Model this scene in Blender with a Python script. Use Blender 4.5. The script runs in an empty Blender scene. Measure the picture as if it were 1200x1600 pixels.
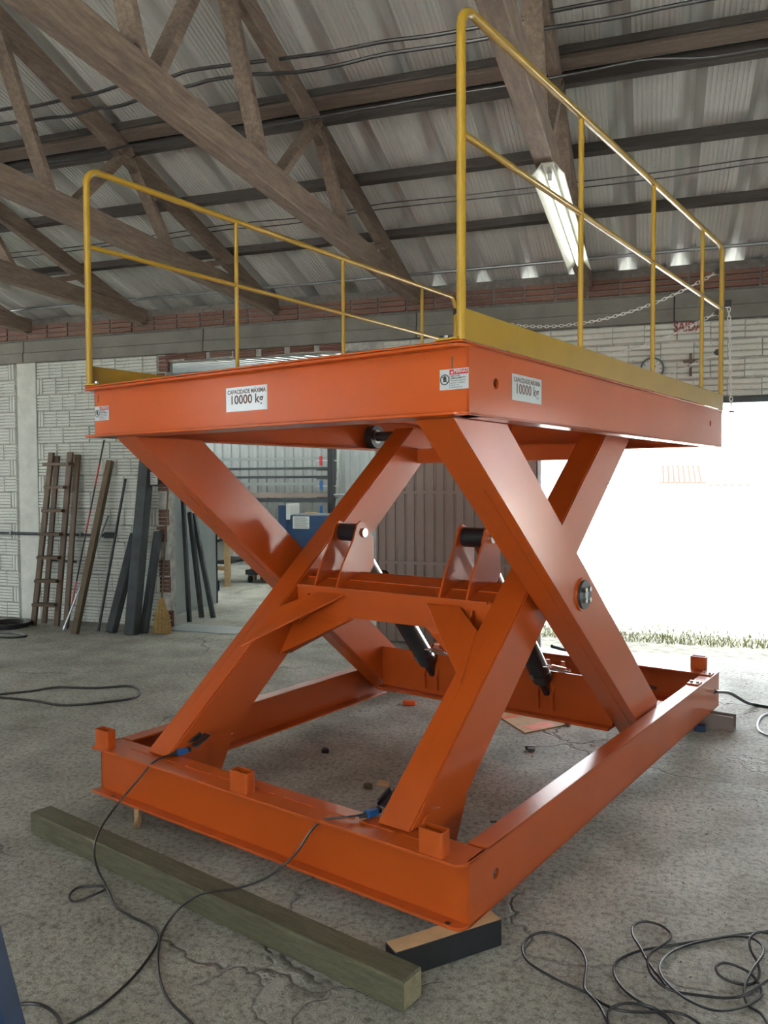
import bpy, bmesh, math, random
from math import sin, cos, tan, pi, radians, sqrt
from mathutils import Vector, Matrix

scene = bpy.context.scene
C = scene.collection
rnd = random.Random(7)

# ------------------------------------------------------------------ camera
cam_d = bpy.data.cameras.new('camera')
cam = bpy.data.objects.new('camera', cam_d); C.objects.link(cam)
cam_d.sensor_fit = 'HORIZONTAL'; cam_d.sensor_width = 36.0
cam_d.lens = 1247.8 / 1200.0 * 36.0
cam_d.clip_start = 0.05; cam_d.clip_end = 400
_yaw, _pitch, _roll = radians(18.438), radians(-2.184), radians(-0.255)
_f = Vector((-sin(_yaw) * cos(_pitch), cos(_yaw) * cos(_pitch), sin(_pitch)))
_r = Vector((cos(_yaw), sin(_yaw), 0)); _u = _r.cross(_f)
_r2 = cos(_roll) * _r + sin(_roll) * _u; _u2 = -sin(_roll) * _r + cos(_roll) * _u
cam.matrix_world = Matrix(((_r2.x, _u2.x, -_f.x, 0), (_r2.y, _u2.y, -_f.y, 0), (_r2.z, _u2.z, -_f.z, 1.692), (0, 0, 0, 1)))
scene.camera = cam

# ------------------------------------------------------------------ sky, exposure
world = bpy.data.worlds.new('overcast_sky'); scene.world = world
world.use_nodes = True
wn = world.node_tree.nodes; wn.clear()
wo = wn.new('ShaderNodeOutputWorld'); wb = wn.new('ShaderNodeBackground')
wb.inputs['Color'].default_value = (0.88, 0.96, 1.0, 1); wb.inputs['Strength'].default_value = 8.0
world.node_tree.links.new(wb.outputs[0], wo.inputs['Surface'])
vs = scene.view_settings
vs.view_transform = 'Standard'; vs.look = 'None'; vs.exposure = 0.18; vs.gamma = 1.0; vs.use_curve_mapping = False
scene.cycles.max_bounces = 10; scene.cycles.diffuse_bounces = 6; scene.cycles.glossy_bounces = 4
scene.cycles.caustics_reflective = False; scene.cycles.caustics_refractive = False
scene.cycles.sample_clamp_indirect = 6.0

sun_d = bpy.data.lights.new('sun', 'SUN'); sun_d.energy = 110.0; sun_d.angle = radians(1.5); sun_d.color = (1.0, 0.98, 0.94)
sun = bpy.data.objects.new('sun', sun_d); C.objects.link(sun)
sun.rotation_euler = Vector((0.28, 0.52, -1.0)).to_track_quat('-Z', 'Y').to_euler()   # high behind the shed: the yard beyond the eaves' shade lies in full sun

def area_light(name, loc, direction, sx, sy, power, color=(1, 1, 1)):
    d = bpy.data.lights.new(name, 'AREA'); d.shape = 'RECTANGLE'; d.size = sx; d.size_y = sy
    d.energy = power; d.color = color
    o = bpy.data.objects.new(name, d); C.objects.link(o); o.location = loc
    o.rotation_euler = Vector(direction).to_track_quat('-Z', 'Y').to_euler()
    return o
def portal(name, loc, direction, sx, sy):
    o = area_light(name, loc, direction, sx, sy, 1.0); o.data.cycles.is_portal = True
    return o
# daylight comes in through the gates of the shed (light portals only steer the sampling of the sky)
portal('daylight_gate_back', (.22, 8.12, 1.22), (0, -1, 0), 2.56, 2.44)
portal('daylight_door_back', (4.75, 8.12, 1.3), (0, -1, 0), 1.1, 2.6)
portal('daylight_window_left', (-11.95, -2.0, 3.1), (1, 0, 0), 0.9, 0.8)
portal('daylight_added_right', (5.58, 1.3, 1.5), (-1, 0, 0), 2.6, 1.4)  # right-hand window is added to bring light in from that side
portal('daylight_added_left', (-11.95, 4.9, 1.9), (1, 0, 0), 3.0, 1.8)  # these left windows are added to brighten the back wall
portal('daylight_gate_front', (-2.5, -6.95, 1.5), (0, 1, 0), 5.0, 3.0)

# ------------------------------------------------------------------ helpers
def new_mat(name):
    m = bpy.data.materials.new(name); m.use_nodes = True
    nt = m.node_tree; b = nt.nodes['Principled BSDF']
    return m, nt, b
def N(nt, typ, **kw):
    n = nt.nodes.new(typ)
    for k, v in kw.items(): setattr(n, k, v)
    return n
def noise(nt, coord, scale, detail=4, rough=0.55, dim='3D'):
    n = nt.nodes.new('ShaderNodeTexNoise'); n.inputs['Scale'].default_value = scale
    n.inputs['Detail'].default_value = detail; n.inputs['Roughness'].default_value = rough
    nt.links.new(coord, n.inputs['Vector']); return n
def ramp(nt, fac, stops):
    r = nt.nodes.new('ShaderNodeValToRGB'); nt.links.new(fac, r.inputs[0])
    e = r.color_ramp.elements
    while len(e) < len(stops): e.new(0.5)
    for i, (p, c) in enumerate(stops):
        e[i].position = p; e[i].color = (c[0], c[1], c[2], 1) if not isinstance(c, (int, float)) else (c, c, c, 1)
    return r
def mixc(nt, fac, a, b, blend='MIX'):
    m = nt.nodes.new('ShaderNodeMix'); m.data_type = 'RGBA'; m.blend_type = blend
    for s, v in ((m.inputs[0], fac), (m.inputs[6], a), (m.inputs[7], b)):
        if hasattr(v, 'links') or hasattr(v, 'is_linked'): nt.links.new(v, s)
        elif isinstance(v, (int, float)): s.default_value = v
        else: s.default_value = (v[0], v[1], v[2], 1)
    return m.outputs[2]
def coords(nt, kind='Object', scale=None):
    t = nt.nodes.new('ShaderNodeTexCoord'); o = t.outputs[kind]
    if scale:
        mp = nt.nodes.new('ShaderNodeMapping'); mp.inputs['Scale'].default_value = scale
        nt.links.new(o, mp.inputs['Vector']); o = mp.outputs[0]
    return o
def world_pos(nt, scale=None):
    g = nt.nodes.new('ShaderNodeNewGeometry'); o = g.outputs['Position']
    if scale:
        mp = nt.nodes.new('ShaderNodeMapping'); mp.inputs['Scale'].default_value = scale
        nt.links.new(o, mp.inputs['Vector']); o = mp.outputs[0]
    return o
def bump(nt, b, height, strength=0.3, dist=0.01):
    n = nt.nodes.new('ShaderNodeBump'); n.inputs['Strength'].default_value = strength; n.inputs['Distance'].default_value = dist
    nt.links.new(height, n.inputs['Height']); nt.links.new(n.outputs[0], b.inputs['Normal']); return n
def simple(name, col, rough=0.5, metal=0.0, var=0.15, scale=8.0, bumpy=0.0, coat=0.0, bscale=None, stretch=None, spec=None):
    m, nt, b = new_mat(name)
    co = coords(nt, 'Object', stretch)
    n = noise(nt, co, scale)
    d = tuple(max(0, c * (1 - var)) for c in col); l = tuple(min(1, c * (1 + var)) for c in col)
    r = ramp(nt, n.outputs['Fac'], [(0.3, d), (0.7, l)])
    nt.links.new(r.outputs[0], b.inputs['Base Color'])
    b.inputs['Roughness'].default_value = rough; b.inputs['Metallic'].default_value = metal
    if coat: b.inputs['Coat Weight'].default_value = coat; b.inputs['Coat Roughness'].default_value = 0.06
    if spec is not None: b.inputs['Specular IOR Level'].default_value = spec
    if bumpy:
        n2 = noise(nt, co, bscale or scale * 4); bump(nt, b, n2.outputs['Fac'], bumpy, 0.01)
    return m
def emit(name, col, strength):
    m, nt, b = new_mat(name)
    b.inputs['Base Color'].default_value = (*col, 1); b.inputs['Emission Color'].default_value = (*col, 1)
    b.inputs['Emission Strength'].default_value = strength; return m

# ---- mesh builder
class MB:
    def __init__(s): s.v = []; s.f = []
    def add(s, vs, fs):
        n = len(s.v); s.v += [tuple(v) for v in vs]; s.f += [tuple(i + n for i in f) for f in fs]; return s
    def box(s, x0, x1, y0, y1, z0, z1):
        return s.add([(x0, y0, z0), (x1, y0, z0), (x1, y1, z0), (x0, y1, z0), (x0, y0, z1), (x1, y0, z1), (x1, y1, z1), (x0, y1, z1)],
                     [(0, 3, 2, 1), (4, 5, 6, 7), (0, 1, 5, 4), (1, 2, 6, 5), (2, 3, 7, 6), (3, 0, 4, 7)])
    def prism(s, poly, axis, a, b):
        """poly: list of 2D points in the two remaining axes (cyclic order), extruded along axis from a to b"""
        n = len(poly)
        def P(p, t):
            if axis == 'x': return (t, p[0], p[1])
            if axis == 'y': return (p[0], t, p[1])
            return (p[0], p[1], t)
        vs = [P(p, a) for p in poly] + [P(p, b) for p in poly]
        fs = [tuple(range(n))[::-1], tuple(range(n, 2 * n))] + [(i, (i + 1) % n, (i + 1) % n + n, i + n) for i in range(n)]
        return s.add(vs, fs)
    def bar(s, p, q, w, h, up=(0, 0, 1)):
        """rectangular bar from p to q, w across, h along up"""
        p = Vector(p); q = Vector(q); d = (q - p).normalized(); up = Vector(up)
        sx = d.cross(up)
        if sx.length < 1e-5: sx = d.cross(Vector((1, 0, 0)))
        sx.normalize(); sy = sx.cross(d).normalized()
        vs = []
        for e in (p, q):
            for a, b in ((-1, -1), (1, -1), (1, 1), (-1, 1)): vs.append(e + sx * a * w / 2 + sy * b * h / 2)
        return s.add(vs, [(0, 1, 2, 3), (7, 6, 5, 4), (0, 4, 5, 1), (1, 5, 6, 2), (2, 6, 7, 3), (3, 7, 4, 0)])
    def cyl(s, p, q, r, n=20, r2=None, cap=True):
        p = Vector(p); q = Vector(q); d = (q - p).normalized()
        a = d.cross(Vector((0, 0, 1)));
        if a.length < 1e-4: a = d.cross(Vector((1, 0, 0)))
        a.normalize(); b = d.cross(a)
        r2 = r if r2 is None else r2
        vs = [p + (a * cos(2 * pi * i / n) + b * sin(2 * pi * i / n)) * r for i in range(n)] + [q + (a * cos(2 * pi * i / n) + b * sin(2 * pi * i / n)) * r2 for i in range(n)]
        fs = [(i, (i + 1) % n, (i + 1) % n + n, i + n) for i in range(n)]
        if cap: fs += [tuple(range(n))[::-1], tuple(range(n, 2 * n))]
        return s.add(vs, fs)
    def ring(s, p, q, ro, ri, n=24):
        p = Vector(p); q = Vector(q); d = (q - p).normalized()
        a = d.cross(Vector((0, 0, 1)))
        if a.length < 1e-4: a = d.cross(Vector((1, 0, 0)))
        a.normalize(); b = d.cross(a); vs = []
        for e, r in ((p, ro), (q, ro), (q, ri), (p, ri)):
            vs += [e + (a * cos(2 * pi * i / n) + b * sin(2 * pi * i / n)) * r for i in range(n)]
        fs = []
        for k in range(4):
            k2 = (k + 1) % 4
            fs += [(k * n + i, k * n + (i + 1) % n, k2 * n + (i + 1) % n, k2 * n + i) for i in range(n)]
        return s.add(vs, fs)
    def tube(s, pts, r, n=10, closed=False):
        pts = [Vector(p) for p in pts]; m = len(pts); base = len(s.v); prev = None
        for i, p in enumerate(pts):
            if closed: t = pts[(i + 1) % m] - pts[i - 1]
            else: t = pts[min(i + 1, m - 1)] - pts[max(i - 1, 0)]
            t.normalize()
            if prev is None:
                a = t.cross(Vector((0, 0, 1)))
                if a.length < 1e-3: a = t.cross(Vector((1, 0, 0)))
            else: a = prev - t * prev.dot(t)
            a.normalize(); prev = a; b = t.cross(a)
            s.v += [tuple(p + (a * cos(2 * pi * k / n) + b * sin(2 * pi * k / n)) * r) for k in range(n)]
        for i in range(m if closed else m - 1):
            j = (i + 1) % m
            s.f += [(base + i * n + k, base + i * n + (k + 1) % n, base + j * n + (k + 1) % n, base + j * n + k) for k in range(n)]
        if not closed:
            s.f += [tuple(base + k for k in range(n))[::-1], tuple(base + (m - 1) * n + k for k in range(n))]
        return s
    def plate_holes(s, axis, t0, t1, a0, a1, b0, b1, holes, n=24):
        """plate with round holes; a along the length, b the height; holes (a, b, r) sorted by a"""
        def P(a, b, t):
            return (t, a, b) if axis == 'x' else ((a, t, b) if axis == 'y' else (a, b, t))
        cuts = []; cur = a0; h = (b1 - b0)
        for (ha, hb, r) in holes:
            ca, cb = max(cur, ha - h * .45), min(a1, ha + h * .45)
            if ca > cur: cuts.append((cur, ca, None))
            cuts.append((ca, cb, (ha, hb, r))); cur = cb
        if cur < a1: cuts.append((cur, a1, None))
        for (x0, x1, hl) in cuts:
            if hl is None:
                for t, fl in ((t0, 0), (t1, 1)):
                    q = [P(x0, b0, t), P(x1, b0, t), P(x1, b1, t), P(x0, b1, t)]
                    s.add(q, [(0, 1, 2, 3)] if fl else [(3, 2, 1, 0)])
            else:
                ha, hb, r = hl; out = []; inn = []
                for i in range(n):
                    an = 2 * pi * i / n; dx, dy = cos(an), sin(an)
                    tx = ((x1 - ha) / dx if dx > 1e-9 else ((x0 - ha) / dx if dx < -1e-9 else 1e9))
                    ty = ((b1 - hb) / dy if dy > 1e-9 else ((b0 - hb) / dy if dy < -1e-9 else 1e9))
                    k = min(tx, ty); out.append((ha + dx * k, hb + dy * k)); inn.append((ha + dx * r, hb + dy * r))
                for t in (t0, t1):
                    vs = [P(*p, t) for p in out] + [P(*p, t) for p in inn]
                    s.add(vs, [(i, (i + 1) % n, (i + 1) % n + n, i + n) for i in range(n)])
                    for cx, cy in ((x0, b0), (x1, b0), (x1, b1), (x0, b1)):
                        pass
                vs = [P(*p, t0) for p in inn] + [P(*p, t1) for p in inn]
                s.add(vs, [(i, (i + 1) % n, (i + 1) % n + n, i + n) for i in range(n)])
                # corners of the cell
                for (cx, cy) in ((x0, b0), (x1, b0), (x1, b1), (x0, b1)):
                    ang = math.atan2(cy - hb, cx - ha) % (2 * pi); i = int(ang / (2 * pi / n)) % n; j = (i + 1) % n
                    for t in (t0, t1): s.add([P(*out[i], t), P(cx, cy, t), P(*out[j], t)], [(0, 1, 2)])
        for (q0, q1) in (((a0, b0), (a1, b0)), ((a1, b0), (a1, b1)), ((a1, b1), (a0, b1)), ((a0, b1), (a0, b0))):
            s.add([P(*q0, t0), P(*q1, t0), P(*q1, t1), P(*q0, t1)], [(0, 1, 2, 3)])
        return s
    def build(s, name, mat, parent=None, smooth=False, bev=0.0, segs=1, recalc=True):
        me = bpy.data.meshes.new(name); me.from_pydata(s.v, [], s.f)
        if recalc or bev:
            bm = bmesh.new(); bm.from_mesh(me)
            if recalc: bmesh.ops.recalc_face_normals(bm, faces=bm.faces)
            if bev:
                es = [e for e in bm.edges if len(e.link_faces) == 2 and e.calc_face_angle(0) > 0.6]
                bmesh.ops.bevel(bm, geom=es, offset=bev, segments=segs, affect='EDGES', clamp_overlap=True)
            bm.to_mesh(me); bm.free()
        if smooth:
            for p in me.polygons: p.use_smooth = True
            me.set_sharp_from_angle(angle=radians(40))
        if mat: me.materials.append(mat)
        o = bpy.data.objects.new(name, me); C.objects.link(o)
        if parent: o.parent = parent
        return o

def empty(name, loc=(0, 0, 0), rz=0.0):
    o = bpy.data.objects.new(name, None); C.objects.link(o); o.location = loc; o.rotation_euler = (0, 0, rz)
    o.empty_display_size = 0.1; return o
def tag(o, label=None, cat=None, group=None, kind=None):
    if label: o['label'] = label
    if cat: o['category'] = cat
    if group: o['group'] = group
    if kind: o['kind'] = kind
    return o
def inst(src, name, loc, parent=None, rot=(0, 0, 0), mat=None):
    o = bpy.data.objects.new(name, src.data if hasattr(src, 'data') else src); C.objects.link(o)
    o.location = loc; o.rotation_euler = rot
    if parent: o.parent = parent
    return o
def smooth_path(pts, k=6, closed=False):
    pts = [Vector(p) for p in pts]; n = len(pts); out = []
    rng = range(n if closed else n - 1)
    for i in rng:
        p0 = pts[i - 1] if (i > 0 or closed) else pts[0]; p1 = pts[i]; p2 = pts[(i + 1) % n]
        p3 = pts[(i + 2) % n] if (i + 2 < n or closed) else pts[-1]
        for j in range(k):
            t = j / k
            out.append(0.5 * ((2 * p1) + (-p0 + p2) * t + (2 * p0 - 5 * p1 + 4 * p2 - p3) * t * t + (-p0 + 3 * p1 - 3 * p2 + p3) * t ** 3))
    if not closed: out.append(pts[-1])
    return out
def text(name, body, mat, parent, loc, rot, size, align='LEFT', extrude=0.0004, bold=0.0, xscale=1.0):
    cu = bpy.data.curves.new(name, 'FONT'); cu.body = body; cu.size = size; cu.align_x = align; cu.align_y = 'BOTTOM_BASELINE' if False else 'BOTTOM'
    cu.extrude = extrude; cu.offset = bold; cu.resolution_u = 3
    cu.materials.append(mat)
    t = bpy.data.objects.new(name, cu); C.objects.link(t)
    me = bpy.data.meshes.new_from_object(t); bpy.data.objects.remove(t)
    me.materials.clear(); me.materials.append(mat)
    o = bpy.data.objects.new(name, me); C.objects.link(o)
    if parent: o.parent = parent
    o.location = loc; o.rotation_euler = rot; o.scale = (xscale, 1, 1)
    return o

# ------------------------------------------------------------------ materials
def mat_orange():
    m, nt, b = new_mat('orange_gloss_paint')
    co = coords(nt)
    n = noise(nt, co, 2.0, 3)
    r = ramp(nt, n.outputs['Fac'], [(0.3, (0.385, 0.066, 0.008)), (0.7, (0.44, 0.076, 0.010))])
    nt.links.new(r.outputs[0], b.inputs['Base Color'])
    b.inputs['Roughness'].default_value = 0.42
    b.inputs['Coat Weight'].default_value = 0.6; b.inputs['Coat Roughness'].default_value = 0.07; b.inputs['Specular IOR Level'].default_value = 0.2
    pe = noise(nt, co, 170.0, 2, 0.5)
    bump(nt, b, pe.outputs['Fac'], 0.10, 0.004)
    b2 = nt.nodes.new('ShaderNodeBump'); b2.inputs['Strength'].default_value = 0.12; b2.inputs['Distance'].default_value = 0.004
    nt.links.new(pe.outputs['Fac'], b2.inputs['Height']); nt.links.new(b2.outputs[0], b.inputs['Coat Normal'])
    return m
M = {}
M['orange'] = mat_orange()
M['yellow'] = simple('yellow_paint', (0.36, 0.215, 0.011), 0.35, var=0.06, scale=5, coat=0.5)
M['black'] = simple('black_paint', (0.012, 0.014, 0.018), 0.32, var=0.2, coat=0.3)
M['rubber'] = simple('black_rubber', (0.015, 0.015, 0.016), 0.55, var=0.2)
M['cable'] = simple('cable_rubber', (0.018, 0.018, 0.019), 0.38, var=0.2)
M['chrome'] = simple('zinc_plated_steel', (0.62, 0.62, 0.62), 0.25, 1.0, var=0.1)
M['chain'] = simple('bright_galvanised_chain', (0.78, 0.78, 0.76), 0.35, 0.35, var=0.05)
M['steel'] = simple('dull_steel', (0.32, 0.34, 0.35), 0.42, 0.8, var=0.25, scale=6)
M['darksteel'] = simple('dark_mill_steel', (0.034, 0.042, 0.046), 0.5, 0.35, var=0.35, scale=5, bumpy=0.05)
M['greysteel'] = simple('grey_steel_sheet', (0.36, 0.39, 0.40), 0.38, 0.55, var=0.12, scale=2)
M['white_sticker'] = simple('white_vinyl', (0.68, 0.74, 0.78), 0.25, var=0.03, coat=0.6)
M['red_print'] = simple('red_print', (0.42, 0.03, 0.03), 0.3, var=0.03)
M['black_print'] = simple('black_print', (0.02, 0.02, 0.02), 0.35, var=0.03)
M['grey_print'] = simple('brown_print', (0.10, 0.045, 0.03), 0.35, var=0.03)
M['blue_plastic'] = simple('blue_plastic', (0.02, 0.10, 0.30), 0.35, var=0.1)
M['blue_paint'] = simple('blue_machine_paint', (0.008, 0.030, 0.085), 0.4, var=0.15)
M['white_paint'] = simple('white_paint', (0.68, 0.70, 0.68), 0.4, var=0.05)
M['cardboard'] = simple('raw_pine', (0.55, 0.36, 0.20), 0.7, var=0.15, scale=10)
M['plaster'] = simple('white_plaster', (0.66, 0.68, 0.63), 0.8, var=0.12, scale=6, bumpy=0.25, bscale=30)
M['darkplaster'] = simple('dark_plaster', (0.20, 0.19, 0.17), 0.85, var=0.2, scale=3, bumpy=0.2)  # toned down to keep the unseen walls' reflection off the lift
M['straw'] = simple('straw', (0.36, 0.24, 0.09), 0.8, var=0.3, scale=40)
M['orange_plastic'] = simple('bright_orange_paint', (0.80, 0.12, 0.015), 0.5, var=0.05)
M['maroon'] = simple('faded_maroon_paint', (0.16, 0.03, 0.03), 0.7, var=0.25, scale=20)
M['redpaint'] = simple('red_paint', (0.45, 0.025, 0.02), 0.45, var=0.1)

def mat_wood(name, dark, light, stretch, rough=0.75, sc=1.0):
    m, nt, b = new_mat(name)
    co = coords(nt, 'Object', stretch)
    n = noise(nt, co, 6 * sc, 6, 0.6); n2 = noise(nt, co, 30 * sc, 3, 0.7)
    r = ramp(nt, n.outputs['Fac'], [(0.25, dark), (0.75, light)])
    c = mixc(nt, n2.outputs['Fac'], r.outputs[0], tuple(x * 0.6 for x in dark))
    nt.links.new(c, b.inputs['Base Color']); b.inputs['Roughness'].default_value = rough
    bump(nt, b, n2.outputs['Fac'], 0.4, 0.006)
    return m
M['roofwood_y'] = mat_wood('old_roof_timber', (0.10, 0.07, 0.052), (0.37, 0.285, 0.215), (7, .8, 7))
M['tanwood'] = mat_wood('treated_green_timber', (0.065, 0.062, 0.034), (0.20, 0.19, 0.115), (1.2, 9, 9), 0.8)
M['timber_end'] = mat_wood('timber_end_grain', (0.22, 0.19, 0.10), (0.45, 0.39, 0.25), (6, 6, 6), 0.85)
M['ladderwood'] = mat_wood('dark_ladder_wood', (0.06, 0.036, 0.018), (0.19, 0.115, 0.06), (8, 8, 1.0), 0.6)
M['oldpost'] = mat_wood('weathered_post_wood', (0.08, 0.055, 0.03), (0.22, 0.16, 0.095), (8, 8, 1.0), 0.8)
M['purlin'] = mat_wood('dark_purlin_wood', (0.035, 0.030, 0.028), (0.10, 0.085, 0.075), (0.8, 8, 8), 0.8)
M['purlin_lit'] = mat_wood('lit_purlin_wood', (0.09, 0.065, 0.05), (0.22, 0.165, 0.13), (0.8, 8, 8), 0.8)  # lighter copy of the purlin wood, for its lit underside
M['pine'] = mat_wood('pale_pine', (0.42, 0.27, 0.13), (0.66, 0.47, 0.26), (2, 2, 8), 0.6)

def mat_floor():
    m, nt, b = new_mat('worn_concrete_floor')
    p = world_pos(nt)
    big = noise(nt, p, 0.45, 5, 0.6); mid = noise(nt, p, 2.2, 6, 0.62); fine = noise(nt, p, 38, 4, 0.7); grit = noise(nt, p, 160, 2, 0.6)
    base = ramp(nt, mid.outputs['Fac'], [(0.26, (0.29, 0.284, 0.254)), (0.5, (0.46, 0.45, 0.41)), (0.74, (0.62, 0.605, 0.56))])
    stain = ramp(nt, big.outputs['Fac'], [(0.34, (0.66, 0.66, 0.65)), (0.60, (1, 1, 1))])
    c = mixc(nt, 1.0, base.outputs[0], stain.outputs[0], 'MULTIPLY')
    fr = ramp(nt, fine.outputs['Fac'], [(0.33, (0.45, 0.44, 0.42)), (0.55, (1, 1, 1)), (0.72, (1.0, 1.0, 0.97)), (0.85, (1.35, 1.33, 1.28))])
    c = mixc(nt, 1.0, c, fr.outputs[0], 'MULTIPLY')
    gr_ = ramp(nt, grit.outputs['Fac'], [(0.32, (0.55, 0.54, 0.52)), (0.5, (1, 1, 1)), (0.72, (1.3, 1.29, 1.25))])
    c = mixc(nt, 0.8, c, gr_.outputs[0], 'MULTIPLY')
    # pale scaling patches
    sc = noise(nt, p, 1.1, 7, 0.7); scr = ramp(nt, sc.outputs['Fac'], [(0.60, 0.0), (0.615, 1.0)])
    c = mixc(nt, scr.outputs[0], c, mixc(nt, 0.5, c, (0.40, 0.385, 0.35)))
    # cracks
    wob = noise(nt, p, 1.6, 4, 0.6)
    vadd = nt.nodes.new('ShaderNodeVectorMath'); vadd.operation = 'MULTIPLY_ADD'
    nt.links.new(wob.outputs['Color'], vadd.inputs[0]); vadd.inputs[1].default_value = (0.7, 0.7, 0.0); nt.links.new(p, vadd.inputs[2])
    vor = nt.nodes.new('ShaderNodeTexVoronoi'); vor.feature = 'DISTANCE_TO_EDGE'; vor.inputs['Scale'].default_value = 0.55
    nt.links.new(vadd.outputs[0], vor.inputs['Vector'])
    cr = ramp(nt, vor.outputs['Distance'], [(0.0, 1.0), (0.006, 0.0)])
    brk = noise(nt, p, 1.3, 2); brr = ramp(nt, brk.outputs['Fac'], [(0.46, 0.0), (0.56, 1.0)])
    crm = nt.nodes.new('ShaderNodeMath'); crm.operation = 'MULTIPLY'
    nt.links.new(cr.outputs[0], crm.inputs[0]); nt.links.new(brr.outputs[0], crm.inputs[1])
    cf = nt.nodes.new('ShaderNodeMath'); cf.operation = 'MULTIPLY'; nt.links.new(crm.outputs[0], cf.inputs[0]); cf.inputs[1].default_value = 0.55
    c = mixc(nt, cf.outputs[0], c, (0.09, 0.086, 0.078))
    nt.links.new(c, b.inputs['Base Color'])
    rr = ramp(nt, mid.outputs['Fac'], [(0.3, 0.75), (0.7, 0.5)]); nt.links.new(rr.outputs[0], b.inputs['Roughness'])
    b.inputs['Specular IOR Level'].default_value = 0.16
    # relief
    h = nt.nodes.new('ShaderNodeMath'); h.operation = 'MULTIPLY_ADD'; nt.links.new(fine.outputs['Fac'], h.inputs[0]); h.inputs[1].default_value = 0.35
    nt.links.new(scr.outputs[0], h.inputs[2])
    h2 = nt.nodes.new('ShaderNodeMath'); h2.operation = 'SUBTRACT'; nt.links.new(h.outputs[0], h2.inputs[0]); nt.links.new(crm.outputs[0], h2.inputs[1])
    h3 = nt.nodes.new('ShaderNodeMath'); h3.operation = 'MULTIPLY_ADD'; nt.links.new(grit.outputs['Fac'], h3.inputs[0]); h3.inputs[1].default_value = 0.25; nt.links.new(h2.outputs[0], h3.inputs[2])
    bump(nt, b, h3.outputs[0], 0.8, 0.014)
    return m
M['floor'] = mat_floor()
def mat_brick(name, c0, c1, dirt):
    m, nt, b = new_mat(name)
    p = world_pos(nt)
    n = noise(nt, p, 3.0, 5); n2 = noise(nt, p, 26, 4, 0.7)
    r = ramp(nt, n.outputs['Fac'], [(0.3, c0), (0.7, c1)])
    d = ramp(nt, n2.outputs['Fac'], [(0.30, 0.75), (0.42, 0.0)])
    c = mixc(nt, d.outputs[0], r.outputs[0], dirt)
    nt.links.new(c, b.inputs['Base Color']); b.inputs['Roughness'].default_value = 0.75
    bump(nt, b, n2.outputs['Fac'], 0.5, 0.008)
    return m
M['brick_white'] = mat_brick('white_painted_brick', (0.66, 0.68, 0.63), (0.76, 0.78, 0.73), (0.42, 0.42, 0.38))
M['brick_red'] = mat_brick('raw_red_brick', (0.075, 0.03, 0.02), (0.13, 0.055, 0.036), (0.14, 0.11, 0.09))  # red taken darker to carry the backlit shade of the upper band
M['mortar'] = simple('dark_mortar', (0.10, 0.095, 0.085), 0.9, var=0.3, scale=20, bumpy=0.3)
M['joint'] = simple('whitewashed_mortar', (0.40, 0.40, 0.37), 0.9, var=0.35, scale=14, bumpy=0.4)
M['concrete'] = simple('grey_cast_concrete', (0.115, 0.112, 0.098), 0.85, var=0.22, scale=3.5, bumpy=0.25, bscale=25)
def mat_roof():
    m, nt, b = new_mat('fibre_cement_sheet')
    p = world_pos(nt)
    px = nt.nodes.new('ShaderNodeSeparateXYZ'); nt.links.new(p, px.inputs[0])
    n = noise(nt, p, 1.2, 5, 0.6); n2 = noise(nt, world_pos(nt, (22, 0.6, 1)), 1.0, 4, 0.7); n3 = noise(nt, p, 45, 2, 0.6)
    r = ramp(nt, n.outputs['Fac'], [(0.3, (0.62, 0.635, 0.62)), (0.7, (0.76, 0.765, 0.74))])
    c = mixc(nt, ramp(nt, n2.outputs['Fac'], [(0.35, 0.45), (0.6, 0.0)]).outputs[0], r.outputs[0], (0.48, 0.475, 0.455))
    c = mixc(nt, ramp(nt, n3.outputs['Fac'], [(0.70, 0.0), (0.75, 0.6)]).outputs[0], c, (0.10, 0.09, 0.08))
    nt.links.new(c, b.inputs['Base Color']); b.inputs['Roughness'].default_value = 0.6
    return m
M['roof'] = mat_roof()
M['annexmetal'] = simple('galvanised_sheet', (0.44, 0.46, 0.46), 0.45, 0.3, var=0.08, scale=3)
M['browndoor'] = simple('brown_painted_sheet', (0.20, 0.155, 0.135), 0.55, 0.1, var=0.12, scale=2)
def mat_trans():
    m, nt, b = new_mat('translucent_roof_sheet')
    t = nt.nodes.new('ShaderNodeBsdfTranslucent'); t.inputs['Color'].default_value = (0.62, 0.64, 0.62, 1)
    mx = nt.nodes.new('ShaderNodeMixShader'); mx.inputs[0].default_value = 0.55
    n = noise(nt, world_pos(nt), 3.0); r = ramp(nt, n.outputs['Fac'], [(0.3, (0.6, 0.62, 0.6)), (0.7, (0.7, 0.72, 0.7))])
    nt.links.new(r.outputs[0], b.inputs['Base Color']); b.inputs['Roughness'].default_value = 0.5
    nt.links.new(b.outputs[0], mx.inputs[1]); nt.links.new(t.outputs[0], mx.inputs[2])
    nt.links.new(mx.outputs[0], nt.nodes['Material Output'].inputs['Surface'])
    return m
M['trans'] = mat_trans()
M['ground'] = simple('pale_yard_concrete', (0.52, 0.51, 0.48), 0.9, var=0.15, scale=0.6, bumpy=0.2, bscale=20)
M['soil'] = simple('gravel_soil', (0.24, 0.225, 0.18), 0.95, var=0.4, scale=9, bumpy=0.5, bscale=40)
M['grass'] = simple('dry_grass', (0.16, 0.17, 0.045), 0.8, var=0.3, scale=4)
M['tile'] = simple('terracotta_tile', (0.07, 0.008, 0.003), 0.7, var=0.15, scale=6)
M['lamp_tube'] = emit('fluorescent_tube', (0.96, 1.0, 0.93), 4.0)
M['lamp_white'] = simple('lamp_enamel', (0.62, 0.63, 0.55), 0.3, var=0.03)

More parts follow.
